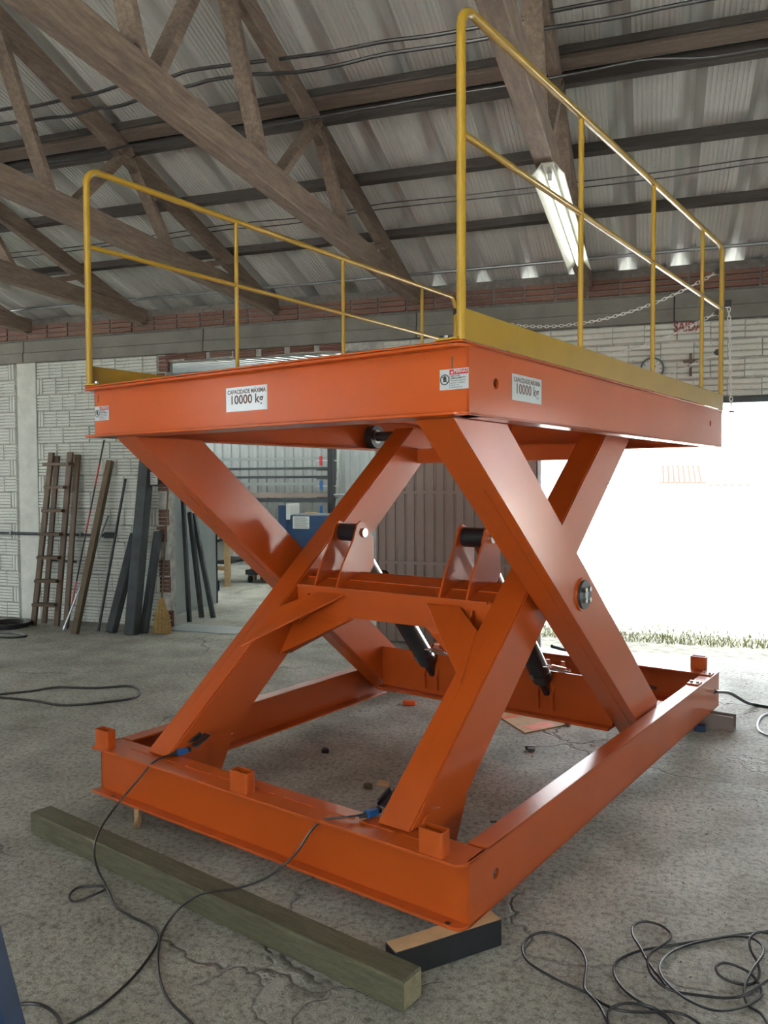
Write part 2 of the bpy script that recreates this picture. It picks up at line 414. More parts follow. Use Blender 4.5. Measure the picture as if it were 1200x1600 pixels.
# ------------------------------------------------------------------ structure
WY = 8.01                                  # inner face of the back wall
struct = lambda o: tag(o, kind='structure')
fl = struct(MB().box(-12, 5.6, -7, 8.2, -0.25, 0.0).add([(-10, 8.2, -.25), (-2.2, 8.2, -.25), (-2.2, 14.7, -.25), (-10, 14.7, -.25), (-10, 8.2, 0), (-2.2, 8.2, 0), (-2.2, 14.7, 0), (-10, 14.7, 0)],
     [(0, 3, 2, 1), (4, 5, 6, 7), (0, 1, 5, 4), (1, 2, 6, 5), (2, 3, 7, 6), (3, 0, 4, 7)]).build('floor', M['floor']))
gr = tag(MB().box(-90, 90, -90, 90, -0.5, -0.05).build('ground', M['ground']), kind='structure')
# back wall: backing with the openings, bricks in front
w = MB()
w.box(-12, -5.34, WY + .03, WY + .17, 0, 3.17).box(-5.34, -2.69, WY + .03, WY + .17, 3.09, 3.17)
w.box(-2.69, -1.06, WY + .03, WY + .17, 0, 3.17).box(-1.06, 1.5, WY + .03, WY + .17, 2.45, 3.17).box(1.5, 4.2, WY + .03, WY + .17, 0, 3.17).box(4.2, 5.3, WY + .03, WY + .17, 2.6, 3.17).box(5.3, 5.6, WY + .03, WY + .17, 0, 3.17)
wall = struct(w.build('wall_back', M['joint']))
MB().box(-12, 5.6, WY + .03, WY + .17, 3.17, 3.70).build('upper_backing', M['mortar'], wall)
def brick_mesh(name, wd, h, mat, vertical=False, ridges=4):
    g = 0.028; dpt = 0.045; prof = [(dpt, 0)]
    L = wd if vertical else h
    st = L / ridges
    for i in range(ridges):
        prof += [(g, i * st + st * .02), (0.0, i * st + st * .14), (0.0, i * st + st * .80), (g, i * st + st * .92)]
    prof += [(dpt, L)]
    mb = MB()
    if vertical: mb.add([], []); n = len(prof); mb.add([(p[1], p[0], 0) for p in prof] + [(p[1], p[0], h) for p in prof], [(i, (i + 1) % n, (i + 1) % n + n, i + n) for i in range(n - 1)] + [tuple(range(n)), tuple(range(n, 2 * n))])
    else:
        n = len(prof); mb.add([(0, p[0], p[1]) for p in prof] + [(wd, p[0], p[1]) for p in prof], [(i, (i + 1) % n, (i + 1) % n + n, i + n) for i in range(n - 1)] + [tuple(range(n)), tuple(range(n, 2 * n))])
    o = mb.build(name, mat); me = o.data; bpy.data.objects.remove(o); return me
bm_full = brick_mesh('brick', 0.184, 0.188, M['brick_white'], False, 5)
bm_vert = brick_mesh('brick', 0.088, 0.188, M['brick_white'], True, 2)
bm_long = brick_mesh('brick', 0.283, 0.170, M['brick_white'], False, 3)
bm_red = brick_mesh('brick', 0.283, 0.17, M['brick_red'], False, 3)
bm_redend = brick_mesh('brick', 0.12, 0.188, M['brick_red'], False, 4)
bk = lambda me, x, z, y=None: inst(me, 'brick', (x, (WY - 0.0 if y is None else y) + rnd.uniform(-.006, .006), z), wall, (0, rnd.uniform(-.012, .012), 0))
def brick_field(x0, x1, rows, z0, place):
    for k in range(rows):
        z = z0 + k * 0.198; x = x0 + (0 if k % 2 else 0.0)
        if k % 2 == 0: place(bm_vert, x, z); x += 0.096
        while x + 0.184 <= x1 + .02:
            place(bm_full, x, z); x += 0.1915
        if x + 0.088 <= x1 + .01: place(bm_vert, x, z)
brick_field(-7.16, -5.44, 16, 0.005, bk)
brick_field(-7.97, -7.46, 16, 0.005, bk)
for k in range(4):
    x = -1.95 + (0.145 if k % 2 else 0)
    while x < 1.30: bk(bm_long, x, 2.46 + k * 0.178); x += 0.291
x = -7.9
while x < 1.35: bk(bm_red, x, 3.44 + 0.02, WY + .015); x += 0.305
# ragged unpainted brick ends where the opening was broken through
for k in range(16):
    if k % 3 != 1: bk(bm_redend, -5.45 + rnd.uniform(-.03, .05), 0.005 + k * .198, WY + .004)
for i, x in enumerate((-5.33, -5.08, -4.75, -4.45, -4.1, -3.75, -3.4)):
    inst(bm_redend, 'brick', (x, WY + rnd.uniform(0, .02), 3.095 + rnd.uniform(-.012, .01)), wall, (0, rnd.uniform(-.05, .05), 0)).scale = (2.3, 1, .42)
# rows outside the picture, joined
far = MB()
def place_far(me, x, z):
    off = Vector((x, WY, z)); far.add([v.co + off for v in me.vertices], [tuple(p.vertices) for p in me.polygons])
brick_field(-12, -8.0, 16, 0.005, place_far)
for k in range(4):
    x = 1.35 + (0.145 if k % 2 else 0)
    while x < 5.2: place_far(bm_long, x, 2.46 + k * 0.178); x += 0.291
    x = -2.66
    while x < -2.0: place_far(bm_long, x, 2.46 + k * 0.178); x += 0.291
brick_field(1.53, 4.17, 12, 0.005, place_far)
tag(far.build('brick_rows', M['brick_white'], wall, recalc=False), kind='stuff')
struct(MB().box(-7.46, -7.17, WY - .005, WY + .04, 0, 3.17).build('trim_1', M['plaster'], bev=.004))
# cast concrete ring beam in panels
tb = empty('trim_2'); struct(tb)
xs = [-12, -9.9, -7.33, -4.81, -2.3, 0.2, 2.6, 5.6]
for a, b_ in zip(xs, xs[1:]):
    MB().box(a + .004, b_ - .004, WY - .035, WY + .2, 3.17, 3.29).build('beam_panel', M['concrete'], tb, bev=.004)
    MB().box(a + .004, b_ - .004, WY - .02, WY + .2, 3.292, 3.43).build('beam_panel', M['concrete'], tb, bev=.004)
# steel lintel over the gate, gate rail
struct(MB().box(-1.06, 1.5, WY - .03, WY + .17, 2.40, 2.452).build('trim_3', M['darksteel'], bev=.003))
# side and front walls, with their gates
struct(MB().box(-12.15, -12, -7, 8.2, 0, 1.0).box(-12.15, -12, 6.4, 8.2, 1.0, 3.7).box(-12.15, -12, -1.55, 3.4, 1.0, 3.7).box(-12.15, -12, 3.4, 6.4, 2.8, 3.7).box(-12.15, -12, -7, -1.55, 1.0, 2.7).box(-12.15, -12, -3.6, -2.45, 2.7, 3.7).box(-12.15, -12, -7, -4.3, 2.7, 3.7).box(-12.15, -12, -4.3, -1.55, 3.5, 3.7).prism([(-7, 3.7), (8.2, 3.7), (.5, 5.74)], 'x', -12.15, -12).build('wall_left', M['darkplaster']))  # opening nearest the back wall is added to light it
struct(MB().box(5.6, 5.75, -7, 8.2, 0, .8).box(5.6, 5.75, -7, 8.2, 2.2, 3.7).box(5.6, 5.75, -7, 0, .8, 2.2).box(5.6, 5.75, 2.6, 8.2, .8, 2.2).prism([(-7, 3.7), (8.2, 3.7), (.5, 5.74)], 'x', 5.6, 5.75).build('wall_right', M['plaster']))  # window opening added to throw light across the roof ribs
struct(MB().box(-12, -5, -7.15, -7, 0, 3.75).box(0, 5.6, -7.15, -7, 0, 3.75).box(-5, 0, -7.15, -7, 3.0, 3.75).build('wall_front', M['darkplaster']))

# ---- roof
RZ, RS = 3.745, 0.268                        # underside of the sheets at the wall, slope
rz = lambda y: RZ + RS * (WY - y)
YR = 0.5                                     # ridge
P_, X0 = 0.468, -0.222
Lr = sqrt((8.72 - YR) ** 2 * (1 + RS * RS)); ang = math.atan(RS)
prof = [(-.234, .118), (-.222, .118), (-.206, .110), (-.146, .0), (.146, 0), (.206, .110), (.222, .118), (.234, .118)]
up = [(x, z + .007) for x, z in prof[::-1]]
# fine corrugation of the pan
pan = []
nfl = 9
for i in range(nfl):
    a = -.144 + .288 * i / nfl; s = .288 / nfl
    pan += [(a, 0), (a + s * .62, 0), (a + s * .70, .009), (a + s * .92, .009)]
poly = prof[:3] + pan + prof[5:] + up
mbs = MB().prism(poly, 'y', 0, Lr); o = mbs.build('roof_sheet', M['roof']); sheet_me = o.data; bpy.data.objects.remove(o)
zs = lambda y: rz(YR) - (YR - y) * RS
cmb = MB()
def slab(x0, x1, ya, yb):
    cmb.add([(x0, ya, zs(ya)), (x1, ya, zs(ya)), (x1, yb, zs(yb)), (x0, yb, zs(yb)), (x0, ya, zs(ya) + .02), (x1, ya, zs(ya) + .02), (x1, yb, zs(yb) + .02), (x0, yb, zs(yb) + .02)],
      [(0, 1, 2, 3), (7, 6, 5, 4), (0, 4, 5, 1), (1, 5, 6, 2), (2, 6, 7, 3), (3, 7, 4, 0)])
SKY = [(-7.0, -6.2), (-3.6, -2.8), (-.4, .4)]        # translucent sheets let daylight through the front slope
slab(-12.3, 5.9, YR, -.6); slab(-12.3, 5.9, -4.2, -8)
e_ = [-12.3] + [v for s_ in SKY for v in s_] + [5.9]
for i in range(0, len(e_), 2): slab(e_[i], e_[i + 1], -.6, -4.2)
ceil = struct(cmb.build('ceiling', M['roof']))
for a, b_ in SKY:
    MB().add([(a, -.6, zs(-.6)), (b_, -.6, zs(-.6)), (b_, -4.2, zs(-4.2)), (a, -4.2, zs(-4.2)), (a, -.6, zs(-.6) + .006), (b_, -.6, zs(-.6) + .006), (b_, -4.2, zs(-4.2) + .006), (a, -4.2, zs(-4.2) + .006)],
      [(0, 1, 2, 3), (7, 6, 5, 4), (0, 4, 5, 1), (1, 5, 6, 2), (2, 6, 7, 3), (3, 7, 4, 0)]).build('skylight_sheet', M['trans'], ceil)
k0 = int((-12.2 - X0) / P_); k1 = int((5.8 - X0) / P_) + 1
for k in range(k0, k1):
    inst(sheet_me, 'roof_sheet', (X0 + P_ / 2 + k * P_, YR, rz(YR)), ceil, (-ang, 0, 0))
MB().box(-12.3, 5.9, YR - .25, YR + .25, rz(YR) + .12, rz(YR) + .19).build('ridge_cap', M['roof'], ceil)
struct(MB().box(-12, -1.2, 8.62, 8.7, 3.32, 3.95).build('eave_light_block', M['darksteel']))  # added board outside the eave, blocks daylight through the left ribs

# purlins
def purlin(y, h, wd, mat, label, dz=0.0):
    z = rz(y) - dz
    o = MB().box(-12, 5.55, -wd / 2, wd / 2, -h, 0).build('roof_purlin', mat, bev=.004)
    o.location = (0, y, z); o.rotation_euler = (-ang, 0, 0)
    return tag(o, label, 'purlin', 'purlins under the roof sheets')
purlin(5.34, .060, .085, M['purlin'], 'thick dark upper purlin, highest one crossing the whole roof', 0.002)
purlin(5.35, .034, .105, M['purlin_lit'], 'flat brown strip painting the lit underside of the thick highest purlin', 0.063)  # added strip carries the lit tone of the purlin's underside
purlin(5.50, .105, .05, M['purlin'], 'second dark purlin doubled just beyond the thick highest purlin', 0.030)
purlin(6.27, .085, .06, M['purlin'], 'dark purlin crossing the roof midway, above the hanging strip lamp', 0.002)
purlin(7.08, .075, .06, M['purlin'], 'thin dark purlin crossing the roof nearest the brick wall', 0.002)
tag(MB().cyl((-12, 7.79, rz(7.79) - .035), (5.55, 7.79, rz(7.79) - .035), .016, 10).build('conduit_pipe', M['steel'], smooth=True), 'thin grey conduit pipe running along the top of the brick wall', 'pipe')

# trusses
def truss(x, label, dy=0.0):
    t = empty('roof_truss', (x, WY, 3.53)); tag(t, label, 'truss', 'timber roof trusses')
    zt = 3.53
    def loc(p): return (p[0] - x, p[1] - WY, p[2] - 3.53)
    mb = MB().box(-.055, .055, -15.0, -0.02, 0.0, .17); mb.build('tie_beam', M['roofwood_y'], t, bev=.006)
    for s in (1, -1):
        y0, y1 = (WY - .05, YR) if s > 0 else (-6.9, YR)
        zA = rz(WY - .05) - .16 - .02; zB = rz(YR) - .16 - .02
        MB().bar(loc((x, y0, zA)), loc((x, y1, zB)), .07, .15).build('rafter', M['roofwood_y'], t, bev=.004)
    zr = lambda y: rz(y) - .19
    web = [((7.0, .04), (6.62, 0)), ((6.40, 0), (7.0, .0)), ((6.0, 0), (5.45, 0)), ((4.75, 0), (5.40, 0)), ((4.55, 0), (4.05, 0)), ((3.40, 0), (4.0, 0)), ((3.30, 0), (2.75, 0)), ((2.0, 0), (2.7, 0)), ((1.8, 0), (1.4, 0)), ((0.9, 0), (1.35, 0)), ((.6, 0), (.5, 0))]
    for (a, _), (b, _) in web[1:]:
        MB().bar(loc((x + .0, a, zt + .12)), loc((x + .0, b, zr(b) + .02)), .05, .10, (1, 0, 0)).build('web_strut', M['roofwood_y'], t, bev=.003)
    return t
truss(-0.60, 'timber truss whose tie beam carries the lit strip lamp')
truss(-2.31, 'timber truss with the long notched tie beam running to mid picture')
truss(-3.92, 'timber truss second from the lit strip lamp, seen behind the far yellow railing')
truss(-5.60, 'timber truss low over the ladder wall with the small white lamp')
truss(-7.25, 'timber truss ending at the extreme left edge of the wall')
truss(1.12, 'timber truss beyond the clock wall at the right edge')
truss(2.80, 'timber truss out by the right side wall')
# wires strung under the roof
def cable(name, paths, r, mat, label, cat='cable', k=6, n=8, **kw):
    mb = MB()
    for p in paths: mb.tube(smooth_path(p, k), r, n)
    return tag(mb.build(name, mat, smooth=True), label, cat, **kw)
def wob(pts, a=.012):
    out = []
    for i, p in enumerate(pts):
        out.append(p)
        if i + 1 < len(pts):
            q = pts[i + 1]
            for t in (.25, .5, .75):
                out.append(tuple(p[j] * (1 - t) + q[j] * t + (rnd.uniform(-a, a) - (.018 * 4 * t * (1 - t)) if j == 2 else 0) for j in range(3)))
    return out
cable('overhead_cable', [wob([(-12, 4.75, 4.41), (-4.52, 4.75, 4.414), (-3.42, 4.75, 4.432), (-2.92, 4.75, 4.436), (-1.57, 4.75, 4.388), (-.42, 4.75, 4.382), (5.5, 4.75, 4.38)])], .012, M['cable'], 'upper of the two wavy black cables strung under the roof', 'cable', 4)
cable('overhead_cable', [wob([(-12, 4.75, 4.30), (-4.53, 4.75, 4.309), (-3.69, 4.75, 4.299), (-3.24, 4.75, 4.331), (-2.77, 4.75, 4.349), (-1.57, 4.75, 4.311), (.26, 4.75, 4.289), (5.5, 4.75, 4.28)])], .012, M['cable'], 'lower of the two wavy black cables strung under the roof', 'cable', 4)
cable('overhead_cable', [wob([(-12, 5.2, 4.22), (-4.97, 5.2, 4.221), (-3.75, 5.2, 4.229), (-1.72, 5.2, 4.222), (-.08, 5.2, 4.243), (.63, 5.2, 4.197), (4.3, 5.2, 4.2)], .015)], .009, M['cable'], 'thin black cable running just below the doubled purlins', 'cable', 4)
cable('overhead_cable', [wob([(-12, 6.6, 4.03), (-6.3, 6.6, 4.034), (-3.74, 6.6, 4.055), (-2.19, 6.6, 4.078), (.81, 6.6, 4.081), (4.3, 6.6, 4.08)], .01), wob([(-12, 6.65, 4.0), (-6.3, 6.65, 4.0), (-3.74, 6.65, 4.03), (-2.19, 6.65, 4.05), (.81, 6.65, 4.06), (4.3, 6.65, 4.06)], .01)], .005, M['cable'], 'pair of thin twisted wires passing behind the strip lamp', 'cable', 4)

# strip lamps
def strip_lamp(x, y0, y1, z, label):
    t = empty('strip_lamp', (x, y0, z)); tag(t, label, 'lamp', 'fluorescent strip lamps')
    L = y1 - y0
    MB().prism([(-.035, .05), (.035, .05), (.095, -.02), (.09, -.022), (.033, .046), (-.033, .046), (-.09, -.022), (-.095, -.02)], 'y', 0, L).build('reflector', M['lamp_white'], t)
    MB().box(-.025, .025, .01, L - .01, .03, .047).build('ballast_channel', M['lamp_white'], t)
    MB().cyl((0, .14, .012), (0, L - .1, .012), .017, 14).build('fluorescent_tube', M['lamp_tube'], t, smooth=True)
    for y in (.12, L - .1): MB().box(-.012, .012, y - .015, y + .015, -.008, .032).build('lamp_holder', M['white_paint'], t)
    return t
strip_lamp(-.575, 4.72, 6.95, 3.47, 'lit fluorescent strip lamp hanging below the timber tie beam')
strip_lamp(-5.62, 4.5, 5.93, 3.46, 'white strip lamp cut off by the left picture edge')
strip_lamp(-5.62, -1.0, 0.6, 3.46, 'white strip lamp further back under the same truss')
strip_lamp(-.575, -1.0, 0.6, 3.47, 'white strip lamp behind the viewpoint')

# brown sliding gate, slid open in front of the pier
gt = empty('sliding_gate', (-1.87, 7.9, 0)); tag(gt, 'brown corrugated sliding gate slid open behind the lift', 'gate')
strip = MB().prism([(-.052, .012), (-.045, 0), (.030, 0), (.036, .012), (.052, .012), (.052, .016), (-.052, .016)], 'z', .03, 2.6).build('gate_sheet', M['browndoor'])
sme = strip.data; bpy.data.objects.remove(strip)
for i in range(16): inst(sme, 'gate_sheet', (-.78 + i * .104, 0, 0), gt)
for z in (.85, 1.58, 2.55): MB().box(-.83, .83, -.012, -.001, z - .015, z + .015).build('gate_rail', M['browndoor'], gt)
MB().box(-.845, -.825, -.03, .03, .02, 2.6).build('gate_stile', M['browndoor'], gt); MB().box(.83, .86, -.03, .03, .02, 2.6).build('gate_stile', M['steel'], gt)

# ---- annex behind the left opening
struct(MB().box(-10, -2.2, 14.6, 14.75, 0, 4.4).build('wall_annex_back', M['darksteel']))
aw = struct(MB().box(-10.1, -10, 8.2, 14.6, 0, 3.2).build('wall_annex_left', M['annexmetal']))
struct(MB().box(-2.2, -2.1, 8.2, 14.6, 0, 3.4).build('wall_annex_right', M['annexmetal']))
wb_ = bpy.data.objects['wall_annex_back']
cs = MB().prism([(-.1, .03), (-.06, .03), (-.04, 0), (.04, 0), (.06, .03), (.1, .03), (.1, .04), (-.1, .04)], 'z', 0, 4.3).build('wall_sheet', M['annexmetal']); csm = cs.data; bpy.data.objects.remove(cs)
for i in range(38): inst(csm, 'wall_sheet', (-9.8 + i * .2, 14.55, 0), wb_)
ac = struct(MB().box(-10, -2.1, 8.5, 8.56, 3.30, 3.36).box(-10, -2.1, 11.5, 11.56, 3.42, 3.5).build('ceiling_annex', M['darksteel']))
st_w = MB().box(-.058, .058, 0, 6.5, 0, .006).build('roof_strip', M['trans']); stw = st_w.data; bpy.data.objects.remove(st_w)  # translucent strips stand in for the lit rib sides of the sheet
st_g = MB().prism([(-.055, .0), (-.04, -.012), (.04, -.012), (.055, 0), (.055, .006), (-.055, .006)], 'y', 0, 6.5).build('roof_strip', M['greysteel']); stg = st_g.data; bpy.data.objects.remove(st_g)
x = -9.95
while x < -2.2:
    inst(stg, 'roof_strip', (x + .055, 8.2, 3.22), ac, (.10, 0, 0)); inst(stw, 'roof_strip', (x + .167, 8.2, 3.22), ac, (.10, 0, 0)); x += .224

# ------------------------------------------------------------------ the scissor lift (local axes: x across, y along, z up from the base underside)
lift = empty('scissor_lift', (-0.598, 2.738, 0.10), radians(-17.911))
tag(lift, 'large orange scissor lift table with yellow guard rails standing on timber blocks', 'lift table')
W, L, HT, HP, HB = 2.2, 3.4735, 2.069, 0.2467, 0.2396
O = M['orange']
def round_flange(x0, x1, y0, y1, z0, z1, r=.045, right=True, left=False):
    """flange plate with rounded front corner(s); front is y0"""
    poly = []
    if left: poly += [(x0 + r - r * cos(a), y0 + r - r * sin(a)) for a in [i * pi / 2 / 6 for i in range(7)]]
    else: poly += [(x0, y0)]
    if right: poly += [(x1 - r + r * sin(a), y0 + r - r * cos(a)) for a in [i * pi / 2 / 6 for i in range(7)]]
    else: poly += [(x1, y0)]
    poly += [(x1, y1), (x0, y1)]
    return MB().prism(poly, 'z', z0, z1)
# --- base: end beams (I sections)
def end_beam(name, z0, h, front, ydir, mat=O):
    b = empty(name); b.parent = lift
    f = (lambda y: front + ydir * y)
    t = .012
    a = round_flange(-W - .012, 0, -.05, .12, 0, t); c = round_flange(-W - .012, 0, -.05, .12, h - t, h)
    for mb, nm in ((a, 'flange'), (c, 'flange')):
        mb.v = [(v[0], f(v[1]), v[2] + z0) for v in mb.v]; mb.build(nm, mat, b, bev=.0025)
    y0, y1 = sorted((f(0.0), f(.012)))
    MB().box(-W, -.004, y0, y1, z0 + t, z0 + h - t).build('web', mat, b)
    return b
nb = end_beam('base_beam', 0, HB, 0.0, 1)
fb = end_beam('base_beam', 0, HB, L, -1)
tag(nb, 'I-beam across the front of the base'); tag(fb, 'I-beam across the back of the base')
for x, y in ((-2.05, -.035), (-.07, -.035)):
    MB().ring((x, y, .0119), (x, y, .0131), .011, .0, 16).build('bolt_hole', M['black_print'], nb)
# weld seam along the top flange
for i in range(9):
    x = -2.0 + i * .21 + rnd.uniform(-.02, .02)
    MB().bar((x, .045 + rnd.uniform(-.003, .003), HB + .001), (x + .17, .045 + rnd.uniform(-.003, .003), HB + .001), .009, .005).build('weld_seam', O, nb)
# side channels, open to the inside
def side_channel(name, x, s, z0, h, holes, y0=0.0, y1=L, fw=.085):
    b = empty(name); b.parent = lift; t = .010
    a0, a1 = sorted((x, x - s * t)); f0, f1 = sorted((x, x - s * fw))
    MB().plate_holes('x', a0, a1, y0, y1, z0, z0 + h, holes).build('web', O, b)
    MB().box(f0, f1, y0 + .0, y1, z0, z0 + t).build('flange', O, b, bev=.002)
    MB().box(f0, f1, y0 + (.13 if z0 < 1 else .02), y1, z0 + h - t, z0 + h + .001).build('flange', O, b, bev=.002)
    return b
rc = side_channel('base_channel', 0, 1, 0, HB, [(.195, .12, .021), (3.366, .122, .02)])
lc = side_channel('base_channel', -W, -1, 0, HB, [(.195, .12, .021), (3.366, .122, .02)])
prc = side_channel('platform_channel', 0, 1, HT - HP, HP, [(.192, 1.948, .020), (3.17, 1.97, .020)])
plc = side_channel('platform_channel', -W, -1, HT - HP, HP, [(.192, 1.948, .020), (3.17, 1.97, .020)])
for y in (3.036, 3.343):
    p = MB().box(-.085, -.012, y - .05, y + .05, HB + .001, HB + .011).build('stop_plate', O, lift, bev=.002)
    for dx in (-.068, -.03): MB().cyl((dx, y, HB + .011), (dx, y, HB + .021), .011, 6).build('bolt', M['chrome'], p)
# stake sockets on the base
def socket(x, y):
    t = .006; hw, hd = .054, .029; z0, z1 = HB, HB + .092
    def rr(w, d, r):
        pts = []
        for cx, cy, a0 in ((w - r, d - r, 0), (-w + r, d - r, 90), (-w + r, -d + r, 180), (w - r, -d + r, 270)):
            pts += [(cx + r * cos(radians(a0 + k * 22.5)), cy + r * sin(radians(a0 + k * 22.5))) for k in range(5)]
        return pts
    o_, i_ = rr(hw, hd, .012), rr(hw - t, hd - t, .008); n = len(o_)
    mb = MB(); vs = []
    for pts, z in ((o_, z0), (o_, z1), (i_, z1), (i_, z0)): vs += [(x + p[0], y + p[1], z) for p in pts]
    fs = []
    for k in range(3): fs += [(k * n + i, k * n + (i + 1) % n, (k + 1) * n + (i + 1) % n, (k + 1) * n + i) for i in range(n)]
    mb.add(vs, fs); return mb.build('stake_socket', O, lift, smooth=True)
for x, y in ((-2.143, -.012), (-1.140, -.012), (-.142, -.012), (-.142, L + .02), (-2.143, L + .02)): socket(x, y)

# --- scissor arms
PH = radians(38.7); PV, PW = 1.25, 1.03; HD = .131
n_dn = Vector((0, sin(PH), cos(PH)))       # upward normal of an arm falling away
def clip_poly(poly, z, keep_below):
    out = []; n = len(poly)
    for i in range(n):
        a, b = poly[i], poly[(i + 1) % n]
        ina = (a[1] <= z) if keep_below else (a[1] >= z); inb = (b[1] <= z) if keep_below else (b[1] >= z)
        if ina: out.append(a)
        if ina != inb:
            t = (z - a[1]) / (b[1] - a[1]); out.append((a[0] + t * (b[0] - a[0]), z))
    return out
def arm_poly(sgn, l0, l1):
    d = Vector((cos(PH), sgn * sin(PH))); n = Vector((-sgn * sin(PH), cos(PH)))
    c = Vector((PV, PW))
    return [tuple(c + d * l0 - n * HD), tuple(c + d * l1 - n * HD), tuple(c + d * l1 + n * HD), tuple(c + d * l0 + n * HD)]
def outer_arm(x0, x1):
    p = clip_poly(arm_poly(-1, -1.75, 1.40), HT - HP - .001, True)
    p = clip_poly(p, .055, False)
    a = MB().prism(p, 'x', x0, x1).build('outer_arm', O, lift, bev=.007, segs=2)
    d = Vector((0, cos(PH), -sin(PH))); c = Vector(((x0 + x1) / 2, PV, PW)) - n_dn * (HD + .0005)
    q = lambda t, off: c + d * t + Vector((off, 0, 0))
    MB().bar(q(-1.0, .025), q(1.2, .025), .007, .004, n_dn).build('weld_seam', O, a)
    return a
def inner_arm(x0, x1):
    p = arm_poly(1, -1.55, 1.45)
    p = clip_poly(p, HT - .10, True); p = clip_poly(p, HB + .004, False)
    a = MB().prism(p, 'x', x0, x1).build('inner_arm', O, lift, bev=.007, segs=2)
    xm = (x0 + x1) / 2
    # hinge end dropping behind the flange
    MB().prism([(.13, .06), (.40, .06), (.50, HB + .01), (.13, HB + .01)], 'x', x0 + .004, x1 - .004).build('hinge_end', O, a)
    d = Vector((0, cos(PH), sin(PH))); nn = Vector((0, -sin(PH), cos(PH))); c = Vector((xm, PV, PW)) + nn * (HD + .0005)
    for off in (-.02,):
        MB().bar(c + d * -1.12 + Vector((off, 0, 0)), c + d * -.35 + Vector((off, 0, 0)), .005, .002, nn).build('weld_seam', O, a)
    for xx in (x0 - .014, x1 + .002):
        pl = [(.125, HB)] + [(.215 + .085 * cos(pi - k * pi / 10), HB + .002 + .045 * sin(k * pi / 10)) for k in range(11)] + [(.30, HB - .15), (.125, HB - .15)]
        MB().prism(pl, 'x', xx, xx + .012).build('hinge_lug', O, a)
    return a
XO = ((-.265, -.10), (-2.10, -1.935)); XI = ((-.46, -.30), (-1.90, -1.74))
oarms = [outer_arm(*x) for x in XO]; iarms = [inner_arm(*x) for x in XI]
# pivot covers, bosses and bolts
for (x, s) in ((-.10, 1), (-2.10, -1)):
    pc = MB().cyl((x - s * .002, PV - .005, PW + .012), (x + s * .020, PV - .005, PW + .012), .070, 32).build('pivot_cover', M['darksteel'], lift, smooth=True)
    MB().ring((x - s * .002, PV - .005, PW + .012), (x + s * .008, PV - .005, PW + .012), .080, .068, 32).build('pivot_collar', O, pc)
    MB().box(min(x + s * .019, x + s * .026), max(x + s * .019, x + s * .026), PV - .02, PV + .01, PW - .02, PW + .045).build('lock_plate', M['steel'], pc)
    for k in range(4):
        a = pi / 4 + k * pi / 2; y, z = PV - .005 + .036 * cos(a), PW + .012 + .036 * sin(a)
        MB().cyl((x + s * .020, y, z), (x + s * .036, y, z), .013, 6).build('bolt', M['chrome'], pc)
for x0, x1 in ((-.30, -.265), (-1.935, -1.90)):
    MB().cyl((x0, PV, PW), (x1, PV, PW), .085, 28).build('pivot_boss', O, lift, smooth=True)
# rollers
def roller(x0, x1, ax, y, z, r=.075):
    ro = MB().ring((x0, y, z), (x1, y, z), r, .026, 30).build('roller', M['rubber'], lift, smooth=True)
    MB().ring((x0 - .002, y, z), (x1 + .002, y, z), .050, .024, 24).build('roller_hub', M['steel'], ro, smooth=True)
    MB().cyl((min(ax, x0), y, z), (max(ax, x1), y, z), .034, 20).build('axle', M['rubber'], ro, smooth=True)
    return ro
roller(-.082, -.022, -.12, 2.36, .12); roller(-2.178, -2.118, -2.08, 2.36, .12)
roller(-.082, -.022, -.33, 2.30, HT - HP + .10, .084); roller(-2.178, -2.118, -1.88, 2.30, HT - HP + .10, .084)
# cross beam between the inner arms
XB0, XB1 = -1.742, -.458
cb = MB().prism([(1.0, 1.0), (1.235, 1.07), (1.275, .90), (1.015, .835)], 'x', XB0, XB1).build('cross_beam', O, lift, bev=.006, segs=2)
MB().bar((XB0, 1.11, 1.0345), (XB1, 1.11, 1.0345), .008, .005).build('weld_seam', O, cb)
MB().box(XB0 + .02, XB1 - .02, .985, 1.02, .992, 1.003).build('cap_strip', O, cb)
def gusset(pts, nrm, th=.012):
    n = Vector(nrm).normalized() * th / 2; vs = [Vector(p) - n for p in pts] + [Vector(p) + n for p in pts]; k = len(pts)
    return MB().add(vs, [tuple(range(k))[::-1], tuple(range(k, 2 * k))] + [(i, (i + 1) % k, (i + 1) % k + k, i + k) for i in range(k)]).build('gusset_plate', O, lift, bev=.002)
# flat plates stiffening the corners between cross beam and inner arms
near = lambda w: PV - (PW - w) / tan(PH) - HD / sin(PH)      # y of the arm's near face at height w
for s, xa, xi in ((1, -1.74, -1.40), (-1, -.46, -.80)):
    # upper plate: lies along the arm's near face and reaches the beam, leaving a small gap at the corner
    gusset([(xa - s * .06, near(.69) - .004, .69), (xa, near(.885), .885), (xa + s * .17, .985, .964), (xa + s * .37, .985, .964)], (0, -sin(PH), cos(PH)))
    yl = lambda w: PV - (PW - w) / tan(PH) + HD / sin(PH)
    gusset([(xa, yl(.62) - .10, .62), (xa, 1.02, .86), (xi + s * .06, 1.015, .838), (xi + s * .06, 1.03, .832), (xa, yl(.62) + .0, .61)], (0, -sin(PH), cos(PH)))
    gusset([(xa + s * .10, 1.0, .84), (xa + s * .10, .90, .80), (xa + s * .10, .98, .955), (xa + s * .10, 1.0, .955)], (1, 0, 0), .01)
